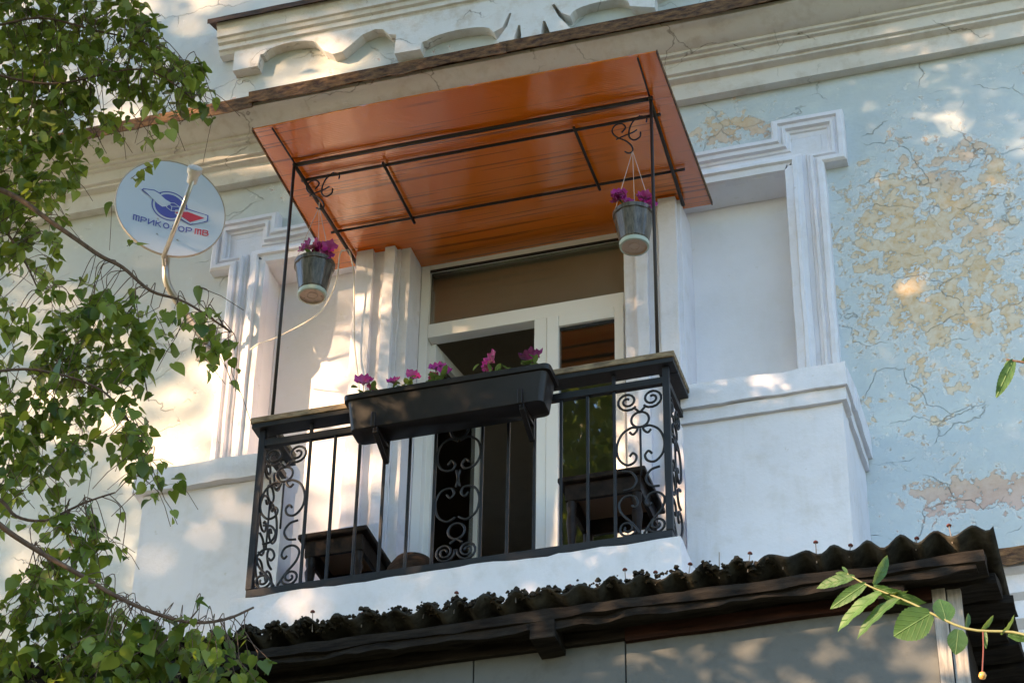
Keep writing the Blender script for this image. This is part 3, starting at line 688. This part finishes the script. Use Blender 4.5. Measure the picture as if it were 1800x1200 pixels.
flat('logo_white_kite', tri_fan(kite, (.11,-.012)), M_dish, .003)
flat('logo_kite_outline', strokes(chain([(.08,.045),(.112,.038),(.212,.018),(.212,-.022),(.120,-.066),(.05,-.032)]), .006), M_lblue, .0035)
red = [(.028,.002),(.098,.022),(.196,-.004),(.118,-.050)]
flat('logo_red_panel', tri_fan(red, (.11,-.008)), M_lred, .004)
flat('logo_cube_lines', strokes(chain([(-.02,.055),(.02,.062),(.05,.045),(.008,.036)], True) + chain([(-.02,.055),(-.02,.022),(.008,.004),(.008,.036)]) + chain([(.008,.004),(.05,.014),(.05,.045)]), .004), M_dish, .005)
T3 = [((.0,1),(1,1)),((.0,1),(.0,0)),((.5,1),(.5,0)),((1,1),(1,0))]
OO = chain([(.5+.5*math.cos(R(a)), .5+.5*math.sin(R(a))) for a in range(0, 360, 30)], True)
PP = [((0,0),(0,1))] + chain([(0,1),(.65,1),(.95,.88),(.95,.6),(.65,.45),(0,.45)])
LETT = [T3, PP, chain([(0,1),(0,0),(1,1),(1,0)]), [((0,0),(0,1)),((.85,1),(0,.45)),((.25,.6),(.9,0))], OO, chain([(0,0),(.25,.25),(.35,1),(.95,1),(.95,0)]), OO, PP]
TV = [T3, [((0,0),(0,1))] + chain([(0,1),(.6,1),(.85,.88),(.85,.64),(.6,.53),(0,.53)]) + chain([(.6,.53),(.95,.4),(.95,.12),(.65,0),(0,0)])]
def word(letters, u0, v0, w_, h, gap):
    out = []
    for i, L in enumerate(letters):
        uo = u0+i*(w_+gap); out += [((uo+a*w_, v0+b*h), (uo+c*w_, v0+d*h)) for (a, b), (c, d) in L if (a, b) != (c, d)]
    return out
flat('logo_lettering', strokes(word(LETT, -.195, -.128, .030, .037, .0125), .0062), M_lblue, .003)
flat('logo_lettering', strokes(word(TV, .152, -.128, .030, .037, .0125), .0062), M_lred, .003)
for u, v in ((-.06,-.075),(-.055,-.19),(.06,-.20)): MB().lathe([(.0,.006),(.005,.005),(.006,0)], n=8).build('bolt', M_steel, SD, loc=tuple(dp(u, v, .002)))
tip = dp(.055, .16) + dn*.36 ; tip = Vector((.27, -.30, -.09)) ; root_ = dp(-.01, -.36) 
MB().tube([root_, root_.lerp(tip, .5)+Vector((0,0,-.005)), tip], .013, 10).build('feed_arm', M_steel, SD, smooth=True)
ln = MB().lathe([(0,-.045),(.028,-.045),(.030,.0),(.040,.014),(.040,.045),(.016,.052),(0,.052)], n=18)
lo = ln.build('converter', M_lnb, SD, auto=40); lo.location = tip + Vector((-.005,0,.015)); lo.rotation_euler = (R(60), R(-10), R(40))
ln2 = MB().box(-.016,.016,-.018,.05,-.045,.03).build('converter_body', M_lnb, lo, bevel=.005)
back = dp(-.02, -.10, -.03)
mast = [tuple(back), tuple(back+Vector((-.0,.08,-.12))), tuple(root_+Vector((-.01,.06,-.02))), tuple(root_+Vector((.0,.09,-.12))), tuple(root_+Vector((.04,.20,-.20))), tuple(root_+Vector((.08,.47,-.26)))]
MB().tube(spline(mast, 5), .021, 12).build('bent_mast', M_steel, SD, smooth=True)
e = Vector(mast[-1]); MB().box(e.x-.06, e.x+.06, .485, .497, e.z-.09, e.z+.09).build('wall_plate', M_steel, SD)
MB().box(-.03,.03,-.03,.03,-.05,.05).build('clamp', M_steel, SD, loc=tuple(back+Vector((0,.045,-.05))), bevel=.004)
MB().tube([root_+Vector((0,0,.01)), root_+Vector((-.012,.06,-.03))], .011, 8).build('arm_stub', M_steel, SD)

# ------------------------------------------------------------------ cables
c = MB().tube(spline([(-1.50,-.09,2.10),(-1.42,-.15,2.085),(-1.29,-.2,2.07),(-1.07,-.2,2.18),(-.985,-.2,2.36),(-.97,-.2,2.56),(-.945,-.2,2.585),(-.915,-.2,2.57),(-.885,-.19,2.41),(-.875,-.17,2.15),(-.865,-.16,1.95),(-.82,-.16,1.62),(-.80,-.16,1.2),(-.80,-.16,.6),(-.80,-.16,.02)], 6), .0042, 6).build('antenna_cable', M_cable, smooth=True)
c['label'] = 'thin pale cable looping from left blind window to canopy and down the pilaster'; c['category'] = 'cable'

# ------------------------------------------------------------------ stools and basket on the balcony
def stool(x0, x1, y0, y1, h, lab):
    cx, cy = (x0+x1)/2, (y0+y1)/2; t = thing('wooden_stool', lab, 'stool', (cx, cy, 0), 'dark stools on the balcony'); a, b = (x1-x0)/2, (y1-y0)/2
    MB().box(-a, a, -b, b, h-.028, h).build('seat', M_stool, t, bevel=.008)
    ap = MB().box(-a+.03, a-.03, -b+.03, -b+.05, h-.115, h-.029).box(-a+.03, a-.03, b-.05, b-.03, h-.115, h-.029).box(-a+.03, -a+.05, -b+.051, b-.051, h-.115, h-.029).box(a-.05, a-.03, -b+.051, b-.051, h-.115, h-.029)
    ap.build('apron', M_stool, t, bevel=.002)
    MB().box(-a+.052, a-.052, -b+.052, b-.052, h-.034, h-.0285).build('underside_board', M_under, t)
    for sx_ in (-1, 1):
        for sy_ in (-1, 1):
            l = MB().lathe([(.014,.0),(.018,.03),(.014,.05),(.024,.10),(.016,.125),(.020,.14),(.016,.16),(.026,h*.55),(.018,h-.17),(.024,h-.15),(.024,h-.116)], n=14)
            l.build('leg', M_stool, t, auto=50, loc=(sx_*(a-.055), sy_*(b-.055), 0))
    MB().box(-a+.07, a-.07, -.012, .012, .10, .125).build('stretcher', M_stool, t)
stool(-.85, -.50, -.77, -.36, .42, 'low dark wooden stool at the left end of the balcony')
stool(.44, .86, -.80, -.40, .50, 'taller dark wooden stool at the right end of the balcony')
bk = MB().lathe([(.10,0),(.128,.05),(.132,.10),(.118,.16),(.085,.21),(.04,.235),(.0,.24)], n=28).build('wicker_basket', M_wicker, loc=(-.28, -.72, .0), smooth=True)
bk['label'] = 'dark domed basket on the balcony floor beside the left stool'; bk['category'] = 'basket'

# ------------------------------------------------------------------ shed below
SH = thing('shed', 'dark timber shed with mossy corrugated roof and grey sheet walls under the balcony', 'shed', (0, 0, -7.2))
SZ = (0, 0, 7.2); rz = lambda y: -1.25 - .10*(y+2.6)
def shp(mb, name, m, **kw): return mb.build(name, m, SH, loc=SZ, **kw)
def corr(x0, x1, y0, y1, lift, seed):
    s = MB(); n = int((x1-x0)/.0145); rows = 8; th = .009
    for k in (0, 1):
        for j in range(rows+1):
            y = y0+(y1-y0)*j/rows
            for i in range(n+1):
                x = x0+(x1-x0)*i/n; e = mnoise.noise(Vector((x*16+seed, 5, 0)))*.035 if j == 0 else 0
                z = rz(y)+lift+(.019+.010*mnoise.noise(Vector((x*4.3, seed, 2))))*math.cos(2*PI*x/.116+1.2*mnoise.noise(Vector((x*2.7, 9, seed))))+mnoise.noise(Vector((x*5+seed, y*3, 0)))*.012 + k*th
                s.v.append((x, y+e, z))
    q = (n+1)*(rows+1)
    for j in range(rows):
        for i in range(n):
            a = j*(n+1)+i; s.f.append((a, a+n+1, a+n+2, a+1)); s.f.append((q+a, q+a+1, q+a+n+2, q+a+n+1))
    for i in range(n): s.f.append((i, i+1, q+i+1, q+i))
    for j in range(rows):
        a = j*(n+1); b = a+n; s.f.append((a, q+a, q+a+n+1, a+n+1)); s.f.append((b, b+n+1, q+b+n+1, q+b))
    return s
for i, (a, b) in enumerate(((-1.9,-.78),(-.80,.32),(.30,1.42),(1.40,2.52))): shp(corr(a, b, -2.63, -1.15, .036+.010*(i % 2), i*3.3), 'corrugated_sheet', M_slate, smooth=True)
ms = MB()
for k in range(1700):
    x = rng.uniform(-1.8, 1.75)**1.0; 
    if rng.random() > .9 - .28*max(0, x): continue
    y = -2.63 + rng.uniform(-.012, .05); z = rz(y)+.04+.012*math.cos(2*PI*x/.116) + rng.uniform(-.006,.022); r = rng.uniform(.003, .008) + .010*rng.random()**3
    o = len(ms.v); nseg = 6
    for ri, (q, zz) in enumerate(((.75,-.4),(1,.15),(.6,.75))):
        for j in range(nseg): a = 2*PI*j/nseg+ri; rr = r*q*rng.uniform(.7,1.3); ms.v.append((x+rr*math.cos(a), y+rr*math.sin(a), z+zz*r*rng.uniform(.7,1.3)))
    ms.v.append((x, y, z+r*rng.uniform(.9,1.3)))
    for ri in range(2):
        for j in range(nseg): j2 = (j+1) % nseg; ms.f.append((o+ri*nseg+j, o+ri*nseg+j2, o+(ri+1)*nseg+j2, o+(ri+1)*nseg+j))
    for j in range(nseg): ms.f.append((o+2*nseg+j, o+2*nseg+(j+1) % nseg, o+3*nseg))
mo = shp(ms, 'moss', M_moss); mo['kind'] = 'stuff'
rd = random.Random(3)
for j in range(11):
    y0 = -2.60+j*.135; w_ = .12
    b = MB(); xr = 2.50+rd.uniform(-.05,.05)+.012*j; n = 24
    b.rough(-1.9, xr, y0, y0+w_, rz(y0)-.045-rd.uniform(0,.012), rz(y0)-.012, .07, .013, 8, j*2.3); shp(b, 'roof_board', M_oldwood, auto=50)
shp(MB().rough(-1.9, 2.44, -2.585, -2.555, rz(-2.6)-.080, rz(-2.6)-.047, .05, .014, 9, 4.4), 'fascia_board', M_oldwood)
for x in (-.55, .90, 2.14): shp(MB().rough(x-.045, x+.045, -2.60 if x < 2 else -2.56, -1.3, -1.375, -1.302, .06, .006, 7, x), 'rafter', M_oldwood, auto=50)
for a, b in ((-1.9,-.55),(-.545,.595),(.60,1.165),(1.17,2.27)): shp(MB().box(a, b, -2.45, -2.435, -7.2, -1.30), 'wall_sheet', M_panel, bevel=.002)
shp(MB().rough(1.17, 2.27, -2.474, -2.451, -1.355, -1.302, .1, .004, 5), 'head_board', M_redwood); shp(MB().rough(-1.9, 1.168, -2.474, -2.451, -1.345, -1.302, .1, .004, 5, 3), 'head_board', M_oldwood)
for x0, x1, y in ((2.272, 2.318, -2.468), (2.322, 2.37, -2.458)): shp(MB().rough(x0, x1, y, y+.03, -7.2, -1.29, .3, .004, 3, x0), 'corner_batten', M_greywood)
shp(MB().box(2.33, 2.355, -2.425, -.7, -7.2, -1.32), 'side_wall', M_oldwood); shp(MB().box(-1.9, 2.32, -2.43, -2.40, -7.2, -1.34), 'inner_lining', M_oldwood)
for k, x in enumerate((-.15,.02,.21,.45,.57,.80,1.0,1.21,1.32,1.44,1.55,1.66,1.78,1.90,2.02,2.25,2.37)):
    zz = rz(-2.6)+.066; tall = .012+.028*(k % 3 == 1)+(.02 if 9 <= k <= 11 else 0)
    nl = bpy.data.objects.new('nail', None); col.objects.link(nl); nl.parent = SH; nl.location = (x, -2.60+rd.uniform(-.01,.01), zz+7.2); nl.rotation_euler = (rd.uniform(-.15,.15), rd.uniform(-.2,.2), 0)
    MB().tube([(0,0,-.04),(0,0,tall)], .0022, 6).build('shank', M_pin, nl)
    if k not in (10, 12): MB().lathe([(0,.007),(.005,.006),(.009,.001),(.009,-.002),(.0,-.003)], n=10).build('cap', M_nail, nl, loc=(0,0,tall), smooth=True)
for x, z in ((.36,-1.40),(.58,-1.42),(1.09,-1.44),(1.15,-1.47),(2.22,-1.62),(.30,-1.75),(2.2,-1.95)): MB().lathe([(0,-.004),(.006,-.003),(.007,0)], n=8).build('screw_head', M_nail, SH, loc=(x+.05, -2.451, z+7.12)).rotation_euler = (R(-90), 0, 0)

# ------------------------------------------------------------------ linden tree (trunk stands left of the frame)
CLUMPS = 1350
LT = thing('linden_tree', 'leafy green linden tree whose boughs hang in from the left', 'tree', (-4.3, -3.6, -7.2))
TB = Vector((4.3, 3.6, 7.2))
br = MB()
trunk = [(-4.3,-3.6,-7.2),(-4.25,-3.6,-4.5),(-4.1,-3.55,-2.0),(-4.15,-3.6,.5),(-4.0,-3.7,3.0),(-3.9,-3.8,5.5),(-3.8,-3.9,7.0)]
MB().tube(spline([Vector(p) for p in trunk], 5), [max(.03, .24-.007*i) for i in range(31)], 12).build('trunk', M_bark, LT, loc=TB, smooth=True)
YT = -3.0
def lift(pts, y0, y1): m = len(pts); return [Vector((x, y0+(y1-y0)*i/(m-1), z)) for i, (x, z) in enumerate(pts)]
limbs = [lift([(-4.12,.2),(-2.6,1.0),(-1.77,.88),(-1.34,.65),(-1.14,.57),(-.97,.44),(-.78,.28),(-.68,.23),(-.57,.13),(-.44,.09),(-.26,-.06)], -3.5, -2.97),
         lift([(-2.2,1.1),(-1.67,1.05),(-1.34,.67),(-1.21,.49),(-1.11,.29)], -3.1, -3.0),
         lift([(-4.12,-1.2),(-2.6,-.2),(-1.52,-.56),(-1.11,-.85),(-.95,-1.0),(-.82,-1.09),(-.59,-1.25),(-.41,-1.35),(-.25,-1.39),(-.14,-1.37),(-.06,-1.31)], -3.5, -2.97),
         lift([(-2.0,-.4),(-1.51,-.59),(-1.13,-.73),(-1.02,-.82),(-.9,-.84),(-.79,-.79),(-.65,-.75)], -3.1, -3.0),
         lift([(-4.1,1.2),(-2.8,2.2),(-1.96,1.92),(-1.49,1.63),(-1.22,1.68),(-.94,1.59),(-.8,1.57)], -3.5, -3.0),
         lift([(-4.1,.8),(-2.7,1.7),(-1.87,1.46),(-1.45,1.35),(-1.27,1.29),(-1.06,1.29),(-.75,1.35),(-.53,1.19)], -3.5, -3.0),
         lift([(-4.1,-.6),(-2.6,.2),(-1.46,-.17),(-1.2,-.27),(-.96,-.24),(-.7,-.35),(-.54,-.58)], -3.5, -3.0)]
bpts = []
for L in limbs:
    q = spline(L, 5); m = len(q); r0 = .014 if len(L) > 8 else .008
    MB().tube([p + Vector((0, 0, mnoise.noise(p*4)*.015)) for p in q], [r0*(1-.86*i/(m-1))**1.0+.002 for i in range(m)], 7).build('branch', M_bark, LT, loc=TB, smooth=True)
    bpts += q[len(q)//4:]
# leaves: three blade shapes, many placements
HV = []
def heart(L, Wd, fold, curl, bend):
    # outline half widths along the blade, heart base, pointed tip
    ts_ = [-.09, .0, .14, .32, .52, .72, .88, 1.0]; ws = [.16, .36, .49, .50, .40, .24, .09, 0]
    v = []; f = []
    for i, (t, w_) in enumerate(zip(ts_, ws)):
        z = -curl*L*t*t; cy = max(t, .0)*L
        v += [(-w_*Wd, t*L, z+fold*w_*Wd + bend*w_), (0, cy if i else .0, z), (w_*Wd, t*L, z+fold*w_*Wd - bend*w_)]
    for i in range(len(ts_)-1):
        a = i*3
        if i == len(ts_)-2: f += [(a, a+1, a+4), (a+1, a+2, a+4)]
        else: f += [(a, a+1, a+4, a+3), (a+1, a+2, a+5, a+4)]
    return np.array(v), f
HV = [heart(1, .92, .25, .18, 0), heart(1, .86, .45, .30, .06), heart(1, .98, .10, .10, -.05)]
LM = [mesh_from('leaf', v, f, M_leaf) for v, f in HV]
def inpoly(x, z, P):
    c = False; j = len(P)-1
    for i in range(len(P)):
        if (P[i][1] > z) != (P[j][1] > z) and x < (P[j][0]-P[i][0])*(z-P[i][1])/(P[j][1]-P[i][1])+P[i][0]: c = not c
        j = i
    return c
POLY = [([(-1.76,2.3),(-.88,1.99),(-.76,1.68),(-.55,1.46),(-.44,1.27),(-.43,1.16),(-.54,1.17),(-.76,1.29),(-.89,1.29),(-1.06,1.15),(-1.10,.88),(-1.08,.66),(-1.07,.55),(-1.15,.42),(-1.46,.45)], 470),
        ([(-.99,1.16),(-.64,1.08),(-.48,.81),(-.59,.80),(-.76,.94),(-.75,.75),(-.79,.55),(-.87,.78)], 6),
        ([(-1.46,.42),(-1.15,.42),(-.87,.25),(-.52,.15),(-.32,.05),(-.17,-.16),(-.3,-.25),(-.4,-.1),(-.59,-.17),(-.61,-.33),(-.43,-.75),(-.53,-.8),(-.68,-.58),(-.89,-.57),(-.99,-.7),(-1.28,-.68)], 230),
        ([(-1.21,-1.11),(-.94,-1.03),(-.81,-.78),(-.6,-.92),(-.71,-1.07),(-.6,-1.23),(-.36,-1.36),(-.1,-1.37),(.01,-1.53),(.08,-1.71),(-1.14,-1.55)], 250)]
place = []      # (position, rotation matrix 3x3, size, shape)
twigs = MB()
def leaf_at(p, rd, size, down=.75):
    az = rd.uniform(0, 2*PI); el = -abs(rd.gauss(down, .45)); d = Vector((math.cos(az)*math.cos(el), math.sin(az)*math.cos(el), math.sin(el)))
    up_ = Vector((rd.gauss(0,.5), rd.gauss(-.35,.5), 1)); x = d.cross(up_).normalized(); z = x.cross(d)
    place.append((p, (x, d, z), size, rd.randrange(3)))
rd = random.Random(11)
for P, cnt in POLY:
    xs = [a for a, b in P]; zs = [b for a, b in P]; k = 0
    while k < cnt:
        x, z = rd.uniform(min(xs), max(xs)), rd.uniform(min(zs), max(zs))
        if not inpoly(x, z, P): continue
        k += 1; y = YT + rd.gauss(0, .10); c = Vector((x, y, z))
        nb = min(bpts, key=lambda q: (q-c).length)
        if (nb-c).length < .22:
            mid = nb.lerp(c, .5) + Vector((rd.uniform(-.04,.04), rd.uniform(-.04,.04), .05)); twigs.tube(spline([nb, mid, c], 4), .0018, 4, False)
        # a drooping sprig with alternate leaves
        a = rd.uniform(0, 2*PI); L = rd.uniform(.10,.22); dirv = Vector((math.cos(a)*.6, math.sin(a)*.6, -rd.uniform(.3,1.0))).normalized()
        end = c + dirv*L; twigs.tube([c, c.lerp(end, .5)+Vector((0,0,.012)), end], .0014, 4, False)
        nl = rd.randrange(4, 8)
        for i in range(nl):
            p = c.lerp(end, i/(nl-1)) + Vector((rd.gauss(0,.018), rd.gauss(0,.018), rd.gauss(0,.012)))
            if inpoly(p.x, p.z, P) or rd.random() < .04: leaf_at(p, rd, rd.choice((rd.uniform(.025,.045), rd.uniform(.04,.06), rd.uniform(.05,.075))))
twigs.build('twigs', M_bark, LT, loc=TB)['kind'] = 'stuff'
# nearest / largest 300 as single leaves, the rest as one mass
place.sort(key=lambda q: q[0].y - q[2]*4)
for p, (x, d, z), sz, sh in place[:300]:
    o = bpy.data.objects.new('leaf', LM[sh]); col.objects.link(o); o.parent = LT
    o.matrix_local = Matrix.Translation(p+TB) @ Matrix(((x.x,d.x,z.x,0),(x.y,d.y,z.y,0),(x.z,d.z,z.z,0),(0,0,0,1))) @ Matrix.Scale(sz, 4)
def mass(name, items, m, parent, loc):
    V = []; F = []; off = 0
    for p, (x, d, z), sz, sh in items:
        v, f = HV[sh]; A = np.array((x, d, z)); V.append(v @ A * sz + np.array(p)); F += [tuple(i+off for i in q) for q in f]; off += len(v)
    V = np.concatenate(V); me = bpy.data.meshes.new(name); me.from_pydata(V.tolist(), [], F); me.materials.append(m); me.shade_smooth()
    o = bpy.data.objects.new(name, me); col.objects.link(o); o.parent = parent; o.location = loc; o['kind'] = 'stuff'; return o
mass('foliage', place[300:], M_leaf, LT, TB)
# the crown above and left of the view, which throws the dappled shade
crown = []; rd = random.Random(5)
def hidden(p): return p.x < 3.03 - .70*(p.y+9.88) - .12 or p.z > -5.59 + 1.13*(p.y+9.88) + .12
def cover(x, z):                                     # how thick the foliage stands between the sun and this spot of the wall
    if 1.5 < x < 3.6 and -2.6 < z < .7: return .22
    if x > 1.9 and z > 1.8: return .5
    if x > 1.0: return .82
    if x > -.2: return .8 if z > 1.5 else .06
    return .03
n_clump = 0
while n_clump < CLUMPS:
    wx, wz = rd.uniform(-3.4, 5.4), rd.uniform(-3.8, 5.6)
    if rd.random() > cover(wx, wz): continue
    c = Vector((wx, 0, wz)) + sdir*rd.uniform(3.8, 10.0)
    if not hidden(c): continue
    n_clump += 1
    rad = rd.uniform(.12, .34)
    for i in range(int(30*rad/.25)):
        p = c + Vector((rd.gauss(0, rad), rd.gauss(0, rad), rd.gauss(0, rad*.7)))
        if not hidden(p): continue
        leaf_at(p, rd, rd.uniform(.07, .12)); q = place.pop(); crown.append((q[0], q[1], q[2], 3))
HV.append((np.array([(0,-.05,0),(-.45,.3,.1),(0,.35,0),(.45,.3,.1),(0,1,-.12)], float), [(0,1,2),(0,2,3),(1,4,2),(2,4,3)]))
mass('crown', crown, M_leaf, LT, TB)
LT2 = thing('yard_tree', 'tall leafy yard tree opposite the balcony, seen mirrored in the door glass', 'tree', (-2.6, -11.5, -7.2))
T2 = Vector((2.6, 11.5, 7.2)); items = []; rd = random.Random(9)
MB().tube(spline([Vector(p) for p in [(-2.6,-11.5,-7.2),(-2.55,-11.5,-2),(-2.7,-11.4,3),(-2.5,-11.3,8),(-2.5,-11.2,12)]], 6), [.30-.011*i for i in range(25)], 10).build('trunk', M_bark, LT2, loc=T2, smooth=True)
for k in range(170):
    c = Vector((rd.gauss(-2.5, 1.8), rd.gauss(-11.0, 1.3), rd.gauss(8.5, 2.6)))
    for i in range(28):
        leaf_at(c + Vector((rd.gauss(0,.4), rd.gauss(0,.4), rd.gauss(0,.3))), rd, rd.uniform(.12, .22)); q = place.pop(); items.append((q[0], q[1], q[2], 3))
mass('crown', items, M_leaf, LT2, T2)
LT3 = thing('yard_tree', 'large leafy tree far off to the left of the balcony, shading the wall', 'tree', (-13.4, -12.2, -7.2))
T3_ = Vector((13.4, 12.2, 7.2)); items = []; rd = random.Random(21)
MB().tube(spline([Vector(p) for p in [(-13.4,-12.2,-7.2),(-13.3,-12.2,-2),(-13.5,-12.1,3),(-13.2,-12.0,8),(-13.2,-11.9,12)]], 6), [.34-.012*i for i in range(25)], 10).build('trunk', M_bark, LT3, loc=T3_, smooth=True)
def far_cover(x, z):
    if -1.7 < x < -.45 and .75 < z < 2.4: return 0
    if -.2 <= x < 1.2 and .3 < z < 1.65: return .08
    return .92 if x < -.2 and z < .75 else .68 if x < -.4 else .5 if x > 1.9 and z > 1.8 else .85
for k in range(640):
    wx, wz = rd.uniform(-3.6, 4.6), rd.uniform(-3.2, 5.6)
    if rd.random() > far_cover(wx, wz): continue
    c = Vector((wx, 0, wz)) + sdir*rd.uniform(15, 21); rad = rd.uniform(.15, .5)
    for i in range(int(26*rad/.3)):
        leaf_at(c + Vector((rd.gauss(0,rad), rd.gauss(0,rad), rd.gauss(0,rad*.6))), rd, rd.uniform(.12, .22)); q = place.pop(); items.append((q[0], q[1], q[2], 3))
mass('crown', items, M_leaf, LT3, T3_)

# ------------------------------------------------------------------ young cherry tree at the right, mostly outside the frame
CT = thing('cherry_sapling', 'thin cherry twigs with long green leaves reaching in at the lower right', 'tree', (3.6, -3.9, -7.2))
CB = Vector((-3.6, 3.9, 7.2))
MB().tube(spline([Vector(p) for p in [(3.6,-3.9,-7.2),(3.55,-3.9,-5),(3.45,-3.95,-3.2),(3.35,-4,-2.2),(3.3,-4,-1.0)]], 5), [.045-.0018*i for i in range(21)], 8).build('trunk', M_bark, CT, loc=CB, smooth=True)
tw1 = spline([Vector((x, -4.0, z)) for x, z in [(3.38,-2.6),(3.0,-2.55),(2.77,-2.47),(2.66,-2.37),(2.51,-2.33),(2.37,-2.23),(2.26,-2.16),(2.20,-2.11)]], 5)
tw2 = spline([Vector((x, -4.0, z)) for x, z in [(3.33,-1.7),(3.05,-1.6),(2.88,-1.54),(2.76,-1.49),(2.71,-1.47)]], 5)
MB().tube(tw1, [.0065-.00013*i for i in range(len(tw1))], 6).build('branch', plain('green_twig', (.17,.17,.07), .6), CT, loc=CB, smooth=True)
MB().tube(tw2, [.007-.0002*i for i in range(len(tw2))], 6).build('branch', M_bark, CT, loc=CB, smooth=True)
def serrate(vf):
    v, f = vf; v = v.copy()
    for i in range(0, len(v)//3):
        k = 1 + (.035 if i % 2 else -.035); v[3*i, 0] *= k; v[3*i+2, 0] *= k; v[3*i, 2] += .012*math.sin(i*.9); v[3*i+2, 2] += .012*math.sin(i*.7+1)
    return v, f
CM = [mesh_from('leaf', *serrate(ov_mesh('leaf', 1, .31, M_cherry, 24, .35, False, .22)), M_cherry), mesh_from('leaf', *serrate(ov_mesh('leaf', 1, .78, M_cherry, 24, .15, False, .16)), M_cherry)]
def cleaf(a, b, k, roll=0.0, dy=0.0):
    a = Vector((a[0], -4.0, a[1])); b = Vector((b[0], -4.0+dy, b[1])); d = (b-a); L = d.length*.88; d.normalize()
    n = Vector((.15, -.75, -.65)); n = Matrix.Rotation(roll, 3, d) @ n; x = d.cross(n).normalized(); z = x.cross(d)
    o = bpy.data.objects.new('leaf', CM[k]); col.objects.link(o); o.parent = CT
    o.matrix_local = Matrix.Translation(a+CB) @ Matrix(((x.x,d.x,z.x,0),(x.y,d.y,z.y,0),(x.z,d.z,z.z,0),(0,0,0,1))) @ Matrix.Scale(L, 4)
for a, b, k, r_ in (((2.27,-2.155),(2.335,-2.055),0,.2),((2.27,-2.16),(2.41,-2.26),0,.5),((2.22,-2.125),(2.09,-2.13),0,.7),((2.25,-2.15),(2.13,-2.215),0,.4),((2.29,-2.185),(2.13,-2.27),0,1.1),((2.34,-2.21),(2.18,-2.30),0,1.2),
                    ((2.42,-2.27),(2.30,-2.33),1,.3),((2.46,-2.30),(2.45,-2.21),1,.3),((2.49,-2.33),(2.475,-2.41),1,.1),((2.30,-2.19),(2.37,-2.205),0,.9),((2.20,-2.11),(2.16,-2.10),0,.3),((2.20,-2.11),(2.185,-2.075),0,.4),
                    ((2.55,-2.34),(2.60,-2.30),0,.4),((2.60,-2.36),(2.66,-2.31),0,.8),((2.56,-2.345),(2.555,-2.40),0,.4),((2.62,-2.365),(2.69,-2.40),0,.2),((2.51,-2.33),(2.53,-2.275),0,.3)): cleaf(a, b, k, r_)
for a, b, k, r_ in (((2.73,-1.475),(2.665,-1.60),0,.2),((2.72,-1.47),(2.69,-1.52),0,.9),((2.75,-1.485),(2.81,-1.45),0,.4),((2.80,-1.50),(2.86,-1.56),0,.1)): cleaf(a, b, k, r_)
MB().tube(spline([(2.555,-4,-2.34),(2.55,-4,-2.40),(2.54,-4,-2.47)], 4), .0022, 5).build('fruit_stalk', M_nail, CT, loc=CB)
MB().lathe([(0,-.011),(.008,-.008),(.011,0),(.008,.008),(0,.010)], n=12).build('unripe_cherry', plain('unripe_cherry_skin', (.55,.27,.07), .35), CT, loc=CB+Vector((2.54,-4,-2.478)), smooth=True)
